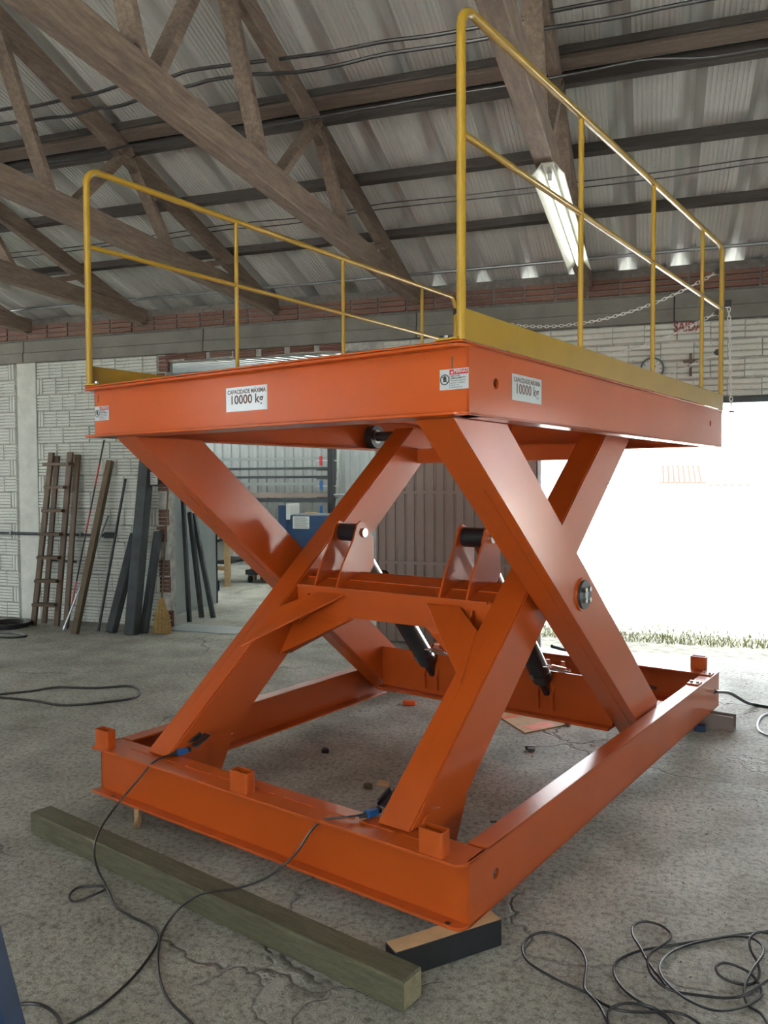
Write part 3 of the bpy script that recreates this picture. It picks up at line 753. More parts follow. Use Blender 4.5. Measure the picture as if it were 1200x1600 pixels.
# cylinder lugs and hydraulic cylinders
def lug(x):
    p = [(.995, 1.0), (1.05, 1.12), (1.15, 1.26), (1.165, 1.30), (1.185, 1.345), (1.22, 1.365), (1.265, 1.35), (1.30, 1.30), (1.345, 1.255), (1.345, 1.10), (1.31, 1.06), (1.23, 1.06), (1.03, .995)]
    return MB().prism(p, 'x', x - .006, x + .006).build('cylinder_lug', O, lift, bev=.002)
for xs in ((-1.60, -1.44), (-.76, -.60)):
    for x in xs: lug(x)
    cx = sum(xs) / 2
    A = Vector((cx, 1.245, 1.295)); B = Vector((cx, 2.15, .27)); dr = (B - A).normalized()
    hc = empty('hydraulic_cylinder'); hc.parent = lift
    MB().cyl((xs[0] + .006, A.y, A.z), (xs[1] - .006, A.y, A.z), .052, 28).build('rod_eye', M['black'], hc, smooth=True)
    pn = MB().cyl((xs[0] - .02, A.y, A.z), (xs[1] + .018, A.y, A.z), .027, 24).build('pin', M['chrome'], hc, smooth=True)
    MB().cyl(A, A + dr * .52, .035, 20).build('rod', M['chrome'], hc, smooth=True)
    bl = MB().cyl(A + dr * .40, B - dr * .16, .062, 32).build('barrel', M['black'], hc, smooth=True)
    MB().cyl(A + dr * .395, A + dr * .46, .067, 32).build('gland', M['black'], bl, smooth=True)
    MB().cyl(B - dr * .24, B - dr * .15, .064, 32, .045).build('end_cap', M['black'], bl, smooth=True)
    MB().bar(B - dr * .17, B + dr * .03, .05, .08, (0, sin(.85), cos(.85))).build('clevis', M['black'], hc, bev=.012)
    MB().box(cx - .012, cx + .012, -.0005, .0005, -.03, .03)
    # lower lugs on the tie between the outer arms
    for x in (cx - .05, cx + .05):
        MB().prism([(2.08, .18), (2.07, .27), (2.13, .40), (2.20, .47), (2.25, .46), (2.30, .34), (2.28, .16)], 'x', x - .007, x + .007).build('cylinder_lug', O, lift, bev=.002)
    MB().cyl((cx - .07, B.y, B.z), (cx + .075, B.y, B.z), .023, 20).build('pin', M['chrome'], hc, smooth=True)
    # hose fitting
    F0 = B - dr * .30 + Vector((.058, -.02, -.005))
    ft = MB().cyl(F0, F0 + Vector((.05, .01, .0)), .010, 12).build('hose_fitting', M['chrome'], hc, smooth=True)
    MB().cyl(F0 + Vector((.05, .01, 0)), F0 + Vector((.13, .03, -.012)), .017, 6).build('hose_nut', M['chrome'], ft)
    MB().cyl(F0 + Vector((.13, .03, -.012)), F0 + Vector((.16, .036, -.015)), .011, 12).build('hose_tip', M['chrome'], ft)
    hs = smooth_path([F0 + Vector((.0, .12, .1)), F0 + Vector((.06, .3, .05)), F0 + Vector((.1, .7, .02)), Vector((cx + .05, 3.2, .2)), Vector((cx + .3, 3.3, .1))], 6)
    MB().tube(hs, .011, 8).build('hose', M['cable'], hc, smooth=True)
    # maker's stamp on the barrel
    s0 = B - dr * .27; side = Vector((0, -cos(.85), -sin(.85)))
    MB().bar(s0 + Vector((-.02, 0, 0)) - Vector((0, .046, .042)), s0 + Vector((-.02, 0, 0)) - Vector((0, .046, .042)) + dr * .05, .018, .004, (0, -.74, -.67)).build('stamp', M['steel'], hc)
# tie beam between the outer arms (low) and between the inner arms (high)
tb_ = MB().box(-1.937, -.263, 2.10, 2.112, .15, .425).build('arm_tie', O, lift, bev=.002)
MB().box(-1.937, -.263, 2.04, 2.20, .135, .150).build('tie_flange', O, tb_, bev=.002)
MB().box(-1.937, -.263, 2.16, 2.172, .15, .40).build('tie_web', O, tb_)
MB().box(-1.742, -.458, 2.25, 2.36, 1.722, 1.822).build('arm_tie', O, lift, bev=.008, segs=2)

# --- platform
pn = end_beam('platform_beam', HT - HP, HP, 0.0, 1); pf = end_beam('platform_beam', HT - HP, HP, L, -1)
tag(pn, 'front platform beam with stickers'); tag(pf, 'back platform beam')
for x in (-1.65, -1.1, -.55):
    MB().box(x - .03, x + .03, .02, L - .02, HT - .09, HT - .002).build('deck_joist', O, lift)
MB().box(-W - .004, .0, -.052, L + .05, HT + .0012, HT + .0092).build('deck_plate', O, lift, bev=.002)
ZD = HT + .0095
# cut marks in the front web
MB().box(-2.172, -2.166, -.0012, .0004, 2.0, 2.035).build('slot', M['black_print'], pn)
MB().box(-.072, -.066, -.0012, .0004, 1.985, 2.03).build('slot', M['grey_print'], pn)
# --- guard rails
Y = M['yellow']
def rail(xr, s, posts, ztop):
    g = empty('guard_rail'); g.parent = lift
    r = .0165; R = .075; y0, y1 = posts[0], posts[-1]
    path = [(xr, y0, ZD)]
    path += [(xr, y0, ztop - R)] + [(xr, y0 + R - R * cos(a), ztop - R + R * sin(a)) for a in [k * pi / 2 / 8 for k in range(1, 9)]]
    path += [(xr, y1 - R + R * sin(a), ztop - R + R * cos(a)) for a in [k * pi / 2 / 8 for k in range(0, 9)]]
    path += [(xr, y1, ZD)]
    MB().tube(path, r, 16).build('top_rail', Y, g, smooth=True)
    for y in posts[1:-1]: MB().cyl((xr, y, ZD), (xr, y, ztop - .012), .0125, 14).build('post', Y, g, smooth=True)
    MB().cyl((xr, y0 + .012, ZD + .70), (xr, y1, ZD + .70), .0125, 14).build('mid_rail', Y, g, smooth=True)
    a, b = sorted((xr - s * .012, xr - s * .016)) 
    MB().box(a + s * .028, b + s * .028, y0 + .0, y1 + .01, ZD, ZD + .105).build('toe_board', Y, g)
    MB().box(min(xr, xr - s * .09), max(xr, xr - s * .09), y0 - .03, y0 + .03, ZD, ZD + .006).build('foot_plate', Y, g)
    bo = MB().cyl((xr - s * .06, y0, ZD + .006), (xr - s * .06, y0, ZD + .02), .011, 6).build('bolt', M['chrome'], g)
    return g
g1 = rail(-.012, 1, [-.035, 1.0, 2.0, 2.98, 3.475], 3.205)
g2 = rail(-W + .014, -1, [-.035, .975, 1.99, 2.995, 3.505], 3.16)
tag(g1, 'yellow guard rail on the near right-hand side of the platform'); tag(g2, 'yellow guard rail on the far left-hand side of the platform')
# --- safety chains across the back of the platform
def chain(pts, name='safety_chain', step=.031, parent=lift):
    path = smooth_path(pts, 24); mb = MB(); acc = 0; last = path[0]; k = 0
    link = []
    pos = [path[0]]
    for p in path[1:]:
        while (p - last).length >= step:
            last = last + (p - last).normalized() * step; pos.append(last.copy())
    for i in range(len(pos) - 1):
        a, b = pos[i], pos[i + 1]; d = (b - a).normalized(); c = (a + b) / 2
        u = d.cross(Vector((0, 0, 1)));
        if u.length < .1: u = d.cross(Vector((1, 0, 0)))
        u.normalize(); w_ = d.cross(u)
        sd = u if i % 2 else w_
        lp = [c + d * (.021 * cos(t)) + sd * (.0105 * sin(t)) for t in [2 * pi * j / 8 for j in range(8)]]
        mb.tube(lp, .0032, 4, closed=True)
    return mb.build(name, M['chain'], parent, smooth=True)
for i, (z0, zl, sag) in enumerate(((3.042, 3.04, .235), (2.761, 2.76, .235), (2.484, 2.48, .235))):
    y = 3.50
    pts = [(-.05 + (-2.10 + .0) * t, y, z0 + (zl - z0) * t - sag * 4 * t * (1 - t)) for t in [k / 12 for k in range(13)]]
    chain(pts)
    for x, s in ((-.03, 1), (-W + .03, -1)):
        cl = MB().prism([(x + s * .02, z0 - .03), (x + s * .02, z0 + .03), (x - s * .02, z0 + .018), (x - s * .035, z0), (x - s * .02, z0 - .018)], 'y', y - .02, y + .0).build('chain_bracket', M['black'], lift, bev=.003)
chain([(.030, 3.50, 2.79), (.038, 3.50, 2.6), (.045, 3.50, 2.35), (.055, 3.50, 2.08)], 'loose_chain')
MB().box(.005, .045, 3.49, 3.515, 2.79, 2.84).build('chain_bracket', M['black'], lift, bev=.003)
MB().cyl((.04, 3.5, 2.07), (.075, 3.5, 2.065), .008, 10).build('chain_hook', M['steel'], lift, smooth=True)

# --- stickers
def sticker(name, o, ex, wd, h, label):
    """origin at lower left corner; ex unit vector of the writing direction, front faces ex x z"""
    s = empty(name, o); s.parent = lift; tag(s, label)
    rz_ = math.atan2(ex[1], ex[0]); s.rotation_euler = (0, 0, rz_)
    MB().box(0, wd, -.0012, 0, 0, h).build('vinyl_label', M['white_sticker'], s)
    return s
RX = (pi / 2, 0, 0)
def danger(o, wd=.118, h=.072):
    s = sticker('danger_sticker', o, (1, 0), wd, h, 'white danger sticker with red header reading PERIGO')
    MB().box(.042, wd - .002, -.0016, -.0012, h - .020, h - .002).build('header', M['red_print'], s)
    text('header_text', 'PERIGO', M['white_sticker'], s, (.058, -.0018, h - .0185), RX, .0195, bold=.0004, extrude=.0002, xscale=.84)
    MB().prism([(.046, h - .016), (.056, h - .016), (.051, h - .006)], 'y', -.0019, -.0016).build('warning_triangle', M['white_sticker'], s)
    MB().ring((.021, -.0012, .036), (.021, -.0018, .036), .019, .0155, 28).build('prohibition_ring', M['black_print'], s)
    MB().prism([(.014, .028), (.028, .028), (.0285, .040), (.026, .048), (.024, .047), (.023, .049), (.021, .050), (.019, .049), (.0165, .048), (.0145, .042)], 'y', -.0016, -.0012).build('hand_symbol', M['black_print'], s)
    MB().bar((.010, -.0018, .047), (.032, -.0018, .025), .0005, .003, (1, 0, 1)).build('prohibition_bar', M['black_print'], s)
    MB().box(.041, .0418, -.0016, -.0012, .004, h - .003).build('divider', M['black_print'], s)
    for i, t in enumerate(('RISCO DE', 'ESMAGAMENTO', 'Mantenha distância', 'quando a máquina', 'estiver em', 'funcionamento')):
        text('text_line', t, M['black_print'], s, (.045, -.0014, .0425 - i * .0078), RX, .0086 if i < 2 else .0080, bold=.0002 if i < 2 else 0, extrude=.0001)
danger((-.121, -.0002, 1.915)); danger((-2.197, -.0002, 1.907))
def capacity(o, ex, wd, h):
    s = sticker('capacity_sticker', o, ex, wd, h, 'white capacity sticker reading 10000 kg')
    text('text_line', 'CAPACIDADE MÁXIMA', M['grey_print'], s, (wd / 2, -.0014, h - .034), RX, .0255, 'CENTER', bold=.0006, extrude=.0002, xscale=.88)
    text('text_line', '10000 kg', M['grey_print'], s, (wd / 2, -.0014, h - .083), RX, .054, 'CENTER', bold=.001, extrude=.0002, xscale=1.02)
capacity((-1.225, -.0002, 1.898), (1, 0), .25, .104)
capacity((.0003, .318, 1.900), (0, 1), .255, .1)

# ------------------------------------------------------------------ blocks, cables and bits on the floor
def bar_thing(name, p, q, wd, h, mat, label, cat, up=(0, 0, 1), bev=.004, **kw):
    p = Vector(p); q = Vector(q); o = MB().bar((0, 0, 0), q - p, wd, h, up).build(name, mat, None, bev=bev); o.location = p
    return tag(o, label, cat, **kw)
tim = bpy.data.objects.new('timber_beam', None); C.objects.link(tim); tim.location = (-2.815, 3.115, 0); 
d_ = Vector((-.715 + 2.815, 2.415 - 3.115, 0)); tim.rotation_euler = (0, 0, math.atan2(d_.y, d_.x))
tag(tim, 'long square greenish timber beam lying in front of the orange base', 'timber')
MB().box(0, d_.length, -.055, .055, 0.002, .103).build('beam_body', M['tanwood'], tim, bev=.006)
MB().box(d_.length, d_.length + .001, -.048, .048, .008, .096).build('end_grain', M['timber_end'], tim)
bl = empty('support_block', (-.50, 2.834, 0), math.atan2(2.52 - 2.834, -.80 + .5)); tag(bl, 'black painted timber block wedged under the near corner of the base', 'block')
MB().box(0, .44, -.075, 0, 0.001, .0985).build('block_side', M['black'], bl, bev=.002)
MB().box(.002, .438, -.073, -.002, .0985, .0995).build('block_top', M['cardboard'], bl)
bl2 = MB().box(-.05, .05, -.012, .012, 0, .0995).build('support_shim', M['cardboard'], bev=.003); bl2.location = (-2.39, 3.300, 0); bl2.rotation_euler = (0, 0, radians(-60))
tag(bl2, 'small upright pine shim under the far left corner of the base', 'shim')
# channel offcut and blue pack under the far right corner
ch = empty('channel_offcut', (.42, 5.86, 0), radians(-17)); tag(ch, 'rusty steel channel offcut propping the base beside the black cable', 'steel offcut')
MB().box(-.16, .14, -.05, .05, 0, .012).build('web', M['browndoor'], ch, bev=.002)
MB().box(-.16, .14, -.05, -.038, .012, .0985).build('flange', M['browndoor'], ch, bev=.002); MB().box(-.16, .14, .038, .05, .012, .0985).build('flange', M['browndoor'], ch, bev=.002)
o = MB().box(-.035, .035, -.02, .02, 0, .045).build('blue_wedge', M['blue_paint'], bev=.004); o.location = (.33, 5.73, 0); tag(o, 'small dark blue wedge on the floor by the steel offcut', 'wedge')
bl3 = MB().box(-.25, .25, -.05, .05, 0.001, .0985).build('support_block', M['oldpost'], bev=.004); bl3.location = (-1.75, 6.6, 0); bl3.rotation_euler = (0, 0, radians(40)); tag(bl3, 'timber block under the hidden far corner of the base', 'block')

HEAP = [[(0.478, 3.254, 0.007), (0.43, 3.224, 0.007), (0.276, 3.137, 0.007), (0.162, 3.064, 0.007), (0.066, 3.004, 0.007), (-0.029, 2.939, 0.007), (-0.092, 2.865, 0.007), (-0.107, 2.795, 0.007), (-0.087, 2.728, 0.007), (-0.045, 2.672, 0.007), (0.008, 2.633, 0.007), (0.059, 2.596, 0.007), (0.071, 2.569, 0.007), (0.082, 2.532, 0.007)], [(-0.097, 2.464, 0.007), (-0.119, 2.528, 0.007), (-0.148, 2.593, 0.007), (-0.189, 2.648, 0.007), (-0.197, 2.704, 0.007), (-0.199, 2.804, 0.007), (-0.226, 2.889, 0.007), (-0.284, 2.947, 0.007), (-0.356, 2.958, 0.007), (-0.405, 2.916, 0.007), (-0.425, 2.838, 0.007), (-0.407, 2.769, 0.007), (-0.364, 2.725, 0.007), (-0.279, 2.678, 0.007), (-0.193, 2.647, 0.007), (-0.136, 2.608, 0.007), (-0.082, 2.588, 0.007), (-0.005, 2.6, 0.007), (0.059, 2.623, 0.007), (0.11, 2.623, 0.007), (0.152, 2.596, 0.007), (0.186, 2.547, 0.007)], [(-0.107, 2.491, 0.007), (-0.113, 2.551, 0.007), (-0.095, 2.589, 0.007), (-0.051, 2.62, 0.007), (0.008, 2.628, 0.007), (0.053, 2.61, 0.007), (0.089, 2.565, 0.007)], [(0.061, 2.753, 0.007), (0.007, 2.858, 0.007), (-0.022, 2.941, 0.007), (-0.049, 3.017, 0.007), (-0.047, 3.091, 0.007), (-0.009, 3.142, 0.007), (0.045, 3.144, 0.007), (0.082, 3.103, 0.007), (0.081, 3.052, 0.007), (0.051, 2.986, 0.007), (0.018, 2.927, 0.007), (0.004, 2.87, 0.007), (0.011, 2.809, 0.007), (0.041, 2.758, 0.007), (0.088, 2.738, 0.007), (0.167, 2.746, 0.007), (0.245, 2.757, 0.007), (0.305, 2.786, 0.007), (0.387, 2.883, 0.007), (0.44, 2.936, 0.007)], [(0.47, 3.2, 0.007), (0.425, 3.178, 0.007), (0.387, 3.166, 0.007), (0.356, 3.113, 0.007), (0.353, 3.05, 0.007), (0.367, 2.988, 0.007), (0.366, 2.924, 0.007), (0.34, 2.867, 0.007), (0.291, 2.842, 0.007), (0.24, 2.853, 0.007), (0.226, 2.891, 0.007), (0.252, 2.925, 0.007), (0.293, 2.925, 0.007), (0.337, 2.903, 0.007), (0.36, 2.85, 0.007), (0.355, 2.802, 0.007), (0.306, 2.736, 0.007), (0.239, 2.681, 0.007), (0.187, 2.663, 0.007), (0.125, 2.682, 0.007), (0.074, 2.734, 0.007), (0.045, 2.808, 0.007), (0.05, 2.885, 0.007), (0.087, 2.97, 0.007), (0.154, 3.047, 0.007), (0.23, 3.1, 0.007), (0.305, 3.135, 0.007), (0.362, 3.129, 0.007), (0.392, 3.083, 0.007), (0.388, 3.021, 0.007), (0.347, 2.931, 0.007), (0.315, 2.847, 0.007), (0.305, 2.786, 0.007), (0.313, 2.738, 0.007), (0.341, 2.709, 0.007), (0.353, 2.661, 0.007), (0.357, 2.602, 0.007)]]
CAB1 = [(-2.227, 3.342, 0.357), (-2.261, 3.254, 0.345), (-2.295, 3.172, 0.28), (-2.34, 3.086, 0.2), (-2.33, 2.943, 0.14), (-2.256, 2.806, 0.11), (-2.236, 2.804, 0.03), (-2.142, 2.731, 0.008), (-2.138, 2.674, 0.01), (-2.183, 2.597, 0.007), (-2.238, 2.626, 0.007), (-2.249, 2.693, 0.007), (-2.169, 2.725, 0.012), (-2.113, 2.706, 0.014), (-2.012, 2.622, 0.007), (-1.901, 2.574, 0.007), (-1.79, 2.539, 0.007), (-1.718, 2.482, 0.007), (-1.686, 2.407, 0.007), (-1.66, 2.259, 0.007), (-1.666, 2.099, 0.007), (-1.702, 1.991, 0.007), (-1.735, 1.891, 0.007)]
CAB2 = [(-1.086, 2.964, 0.357), (-1.142, 2.925, 0.355), (-1.236, 2.919, 0.335), (-1.282, 2.893, 0.29), (-1.324, 2.861, 0.22), (-1.372, 2.813, 0.17), (-1.434, 2.769, 0.13), (-1.517, 2.715, 0.11), (-1.621, 2.652, 0.107), (-1.701, 2.62, 0.06), (-1.732, 2.558, 0.012), (-1.691, 2.448, 0.007), (-1.591, 2.3, 0.007), (-1.484, 2.192, 0.007), (-1.341, 2.109, 0.007), (-1.225, 2.028, 0.007)]
CAB3 = [(-1.958, 1.984, 0.007), (-1.94, 2.006, 0.007), (-1.888, 2.033, 0.007), (-1.823, 2.031, 0.007), (-1.744, 1.993, 0.007), (-1.661, 1.915, 0.007)]
CAB4 = [(-5.017, 4.931, 0.007), (-4.915, 5.023, 0.007), (-4.741, 5.18, 0.007), (-4.627, 5.342, 0.007), (-4.31, 5.421, 0.007), (-4.096, 5.553, 0.007), (-3.935, 5.475, 0.007), (-3.827, 5.267, 0.007), (-3.961, 5.091, 0.007), (-4.207, 4.921, 0.007), (-4.508, 4.956, 0.007), (-4.841, 4.947, 0.007), (-5.002, 4.916, 0.007)]
CAB5 = [(0.439, 5.85, 0.245), (0.546, 6.104, 0.18), (0.678, 6.355, 0.06), (0.758, 6.488, 0.012), (0.882, 6.446, 0.01), (1.094, 6.444, 0.01)]
CAB6 = [(1.007, 6.427, 0.007), (0.819, 6.283, 0.007), (0.738, 6.095, 0.007), (0.706, 5.857, 0.007), (0.75, 5.743, 0.007), (0.886, 5.637, 0.007)]
hp_ = []
for i, p in enumerate(HEAP): hp_.append([(x, y, .0065 + .005 * i * (0.5 + .5 * sin(7 * j))) for j, (x, y, z) in enumerate(p)])
cable('power_cable', hp_, .0046, M['cable'], 'long black cable lying in tangled loops on the bare floor')
cable('power_cable', [CAB1], .0048, M['cable'], 'black cable with one small loop hanging from the far blue plug')
cable('power_cable', [CAB2], .0048, M['cable'], 'black cable crossing the timber beam from the near blue plug')
cable('power_cable', [CAB3], .0055, M['cable'], 'short black cable bend by the blue post in the corner')
cable('power_cable', [CAB4], .010, M['cable'], 'black cable doubled back in a long flat loop before the wall')
cable('power_cable', [CAB5], .012, M['cable'], 'thick black cable leaving the hole at the end of the base')
cable('power_cable', [CAB6], .007, M['greysteel'], 'thin grey cable curling in at the right edge')
coil = [[(-7.12 + (.20 + .01 * k) * cos(t), 7.45 + .20 * sin(t), .012 + .012 * k) for t in [2 * pi * j / 14 for j in range(15)]] for k in range(5)]
cable('cable_coil', coil, .009, M['cable'], 'dark coil of cable at the foot of the brick wall', 'cable', 3, 6)
coil2 = [[(-6.95, 7.12, .01), (-6.6, 7.1, .01), (-6.5, 7.0, .01), (-6.7, 6.9, .01), (-7.4, 6.85, .01)]]
cable('loose_cable', coil2, .011, M['cable'], 'loose cable end in front of the wall coil')

# plugs clipped to the feet of the inner arms
def plug(o, rz_, label):
    t = empty('cable_plug', o, rz_); tag(t, label, 'plug', 'plugs at the feet of the arms')
    MB().box(-.03, .03, -.018, .018, 0, .028).build('plug_body', M['blue_plastic'], t, bev=.006, segs=2)
    MB().cyl((-.03, 0, .014), (-.06, 0, .012), .012, 12, .006).build('strain_relief', M['rubber'], t, smooth=True)
    MB().box(.03, .05, -.012, .012, .004, .024).build('plug_neck', M['rubber'], t, bev=.003)
    MB().bar((.05, -.025, .03), (.135, -.02, .075), .050, .012, (0, 0, 1)).build('clip_plate', M['black'], t, bev=.004)
    MB().bar((.05, .02, .03), (.125, .02, .07), .012, .03, (0, 0, 1)).build('clip_arm', M['black'], t, bev=.004)
plug((-2.198, 3.400, .343), radians(62), 'blue and black cable plug at the foot of the far inner arm')
plug((-1.058, 2.993, .343), radians(60), 'blue and black cable plug at the foot of the near inner arm')

# debris
def lump(name, loc, size, mat, label, cat, seed):
    r_ = random.Random(seed); bm = bmesh.new(); bmesh.ops.create_icosphere(bm, subdivisions=2, radius=1)
    for v in bm.verts: v.co = Vector((v.co.x * size[0], v.co.y * size[1], max(v.co.z, -.55) * size[2])) * r_.uniform(.78, 1.12)
    me = bpy.data.meshes.new(name); bm.to_mesh(me); bm.free(); me.materials.append(mat)
    o = bpy.data.objects.new(name, me); C.objects.link(o); o.location = (loc[0], loc[1], size[2] * .45); return tag(o, label, cat)
lump('slag_lump', (-1.916, 4.561), (.028, .02, .022), M['rubber'], 'dark grey lump on the floor under the lift', 'debris', 1)
lump('wood_chip', (-1.465, 4.093), (.03, .02, .022), M['oldpost'], 'brown wood offcut beside the plug of the near arm', 'debris', 2)
o = MB().prism([(-.035, -.02), (.03, -.028), (.04, .02), (-.02, .03)], 'z', 0, .006).build('cardboard_scrap', M['cardboard']); o.location = (-1.40, 4.15, .012); o.rotation_euler = (.25, .1, .4); tag(o, 'pale cardboard scrap next to the brown wood offcut', 'scrap')
b_ = empty('crushed_cap', (-.69, 4.99, 0)); tag(b_, 'crushed pale plastic cap on the floor behind the near arm', 'debris')
MB().cyl((-.03, 0, .016), (.015, .01, .016), .016, 10).build('cap_shell', M['greysteel'], b_, smooth=True); MB().cyl((-.042, -.002, .012), (-.03, 0, .016), .012, 10).build('cap_collar', M['rubber'], b_)
lump('pebble', (-.34, 5.203), (.015, .013, .01), M['plaster'], 'white pebble on the floor inside the base', 'debris', 5)
o = MB().bar((-.03, -.012, .004), (.03, .012, .004), .008, .006).build('metal_sliver', M['darksteel']); o.location = (-.71, 3.874, 0); tag(o, 'thin dark metal sliver on the floor beside the near arm foot', 'debris')
# orange sprayed steel plate under the lift
sp = empty('scrap_plate', (-.78, 5.50, 0), 0); tag(sp, 'thin steel plate with orange overspray lying under the lift', 'plate')
MB().prism([(-1.06 + .78, 5.69 - 5.5), (-.783 + .78, 5.31 - 5.5), (-.53 + .78, 5.585 - 5.5), (-.75 + .78, 5.95 - 5.5)], 'z', .001, .008).build('plate_sheet', M['cardboard'], sp, bev=.001)
for p, q in (((-.2, .1), (-.1, .22)), ((-.02, -.08), (.12, .1)), ((.02, -.1), (.16, .06))): MB().bar((p[0], p[1], .0085), (q[0], q[1], .0085), .05, .001).build('overspray_mark', M['orange_plastic'], sp)
o = MB().cyl((0, 0, 0), (0, 0, .03), .022, 12).cyl((0, 0, .03), (0, 0, .042), .013, 6).build('rusty_bolt', M['browndoor'], None, smooth=True); o.location = (-.53, 5.60, .0); tag(o, 'rusty bolt standing at the corner of the scrap plate', 'bolt')
o = MB().box(-.05, .05, -.02, .02, 0, .03).build('orange_stop', M['orange_plastic'], bev=.004); o.location = (-1.72, 5.75, 0); tag(o, 'bright orange stop block on the floor below the far arm', 'block')
# gravel scattered on the concrete
gv = MB()
for i in range(2600):
    x, y = rnd.uniform(-3.2, 1.6), rnd.uniform(2.0, 7.8)
    if abs((x + 2.815) * .316 + (y - 3.115) * .949) < .09 or (abs(x + .65) < .25 and abs(y - 2.68) < .25): continue
    s = rnd.uniform(.002, .006) * (1.6 if rnd.random() < .1 else 1)
    a = rnd.uniform(0, 6.28); c_, s_ = cos(a) * s, sin(a) * s
    gv.add([(x + c_, y + s_, 0), (x - s_ * .8, y + c_ * .8, 0), (x - c_, y - s_ * .9, 0), (x + s_, y - c_, 0), (x, y, s * .8)], [(0, 1, 4), (1, 2, 4), (2, 3, 4), (3, 0, 4)])
tag(gv.build('grit', M['soil'], None, recalc=False), 'fine grit scattered over the concrete floor', 'grit', kind='stuff')
# blue post in the bottom left corner
bp = empty('blue_post', (-1.50, 1.6, 0)); tag(bp, 'dark blue steel post cut off by the bottom left corner', 'post')
MB().box(-.09, .05, -.06, .06, 0.0, .012).build('foot', M['blue_paint'], bp, bev=.003)
MB().bar((0, 0, .012), (-.27, 0, .9), .09, .07, (0, 1, 0)).build('shaft', M['blue_paint'], bp, bev=.006)

# ------------------------------------------------------------------ things leaning on the white wall
def lean(p, q, wd, h, name, mat, label, cat, **kw): return bar_thing(name, p, q, wd, h, mat, label, cat, **kw)
# step ladder
ld = empty('step_ladder', (-6.83, 7.66, 0)); tag(ld, 'dark wooden step ladder leaning folded against the white brick wall', 'ladder')
q = lambda x, y, z: (x + 6.83, y - 7.66, z)
Lb, Lt, Rb, Rt = Vector(q(-6.95, 7.64, 0.0)), Vector(q(-6.86, 7.90, 2.06)), Vector(q(-6.665, 7.70, 0.0)), Vector(q(-6.585, 7.90, 2.06))
MB().bar(Lb, Lt, .075, .035, (0, 1, 0)).build('rail', M['ladderwood'], ld, bev=.006); MB().bar(Rb, Rt, .075, .035, (0, 1, 0)).build('rail', M['ladderwood'], ld, bev=.006)
for k in range(7):
    t = (.17 + k * .2775) / 2.06 + .04; a, b = Lb.lerp(Lt, t), Rb.lerp(Rt, t)
    ex = .05 if k == 6 else .0
    MB().bar(a - Vector((ex, .03, 0)), b + Vector((ex, -.03, 0)), .11, .036).build('step', M['ladderwood'], ld, bev=.004)
for (b, t) in ((q(-6.935, 7.80, 0), q(-6.825, 7.955, 2.02)), (q(-6.465, 7.62, 0), q(-6.515, 7.945, 2.03))):
    MB().bar(b, t, .07, .03, (0, 1, 0)).build('back_leg', M['ladderwood'], ld, bev=.005)
MB().cyl(q(-6.89, 7.90, .75), q(-6.50, 7.86, .75), .012, 8).build('spreader', M['darksteel'], ld)
# red and black striped rod with a thin steel rod
rr_ = empty('survey_rod', (-6.39, 7.55, 0)); tag(rr_, 'slender red and black rod leaning against the white wall', 'rod')
A, B = Vector((0, 0, 0)), Vector((.235, .42, 2.2))
for k in range(8):
    MB().cyl(A.lerp(B, k / 8), A.lerp(B, (k + 1) / 8), .010, 8).build('rod_segment', M['redpaint'] if k in (1, 4, 6) else M['rubber'], rr_, smooth=True)
tag(MB().cyl((-6.40, 7.50, 0), (-6.10, 7.95, 1.30), .011, 8).build('steel_rod', M['steel'], smooth=True), 'thin grey steel rod behind the red and black rod', 'rod')
lean((-6.10, 7.33, .0), (-6.02, 7.90, 1.95), .075, .06, 'wooden_post', M['oldpost'], 'weathered wooden post leaning against the wall by the ladder', 'post', up=(0, 1, 0))
lean((-5.95, 7.54, .0), (-5.85, 7.95, 1.74), .025, .025, 'iron_bar', M['darksteel'], 'thin dark iron bar leaning between wooden post and steel tubes', 'bar', up=(0, 1, 0))
def steel_tube(p, q, wd, h, label, **kw):
    p = Vector(p); q = Vector(q); t = empty('steel_tube', p); tag(t, label, 'tube', **kw)
    MB().bar((0, 0, 0), q - p, wd, h, (0, 1, 0)).build('tube_wall', M['darksteel'], t, bev=.008)
    d = (q - p).normalized(); MB().bar(q - p, q - p + d * .002, wd * .8, h * .8, (0, 1, 0)).build('end_face', M['black_print'], t)
steel_tube((-5.76, 7.52, 0), (-5.70, 7.92, 1.09), .10, .10, 'short dark square steel tube leaning against the wall')
steel_tube((-5.47, 7.50, 0), (-5.47, 7.86, 2.10), .13, .13, 'tall thick blue-grey square tube leaning at the wall opening')
steel_tube((-5.40, 7.62, 0), (-5.40, 7.93, 1.12), .08, .08, 'dark square tube tucked behind the tall thick tube')
steel_tube((-5.285, 8.38, 0), (-5.70, 8.9, 1.85), .05, .05, 'slim dark tube leaning on the grey sheet, first from the broom')
steel_tube((-5.31, 8.70, 0), (-5.68, 9.05, 1.30), .06, .05, 'dark tube leaning on the grey sheet, in the middle of three')
steel_tube((-5.17, 8.74, 0), (-5.66, 9.1, 1.28), .06, .05, 'dark tube leaning on the grey sheet, last of three')
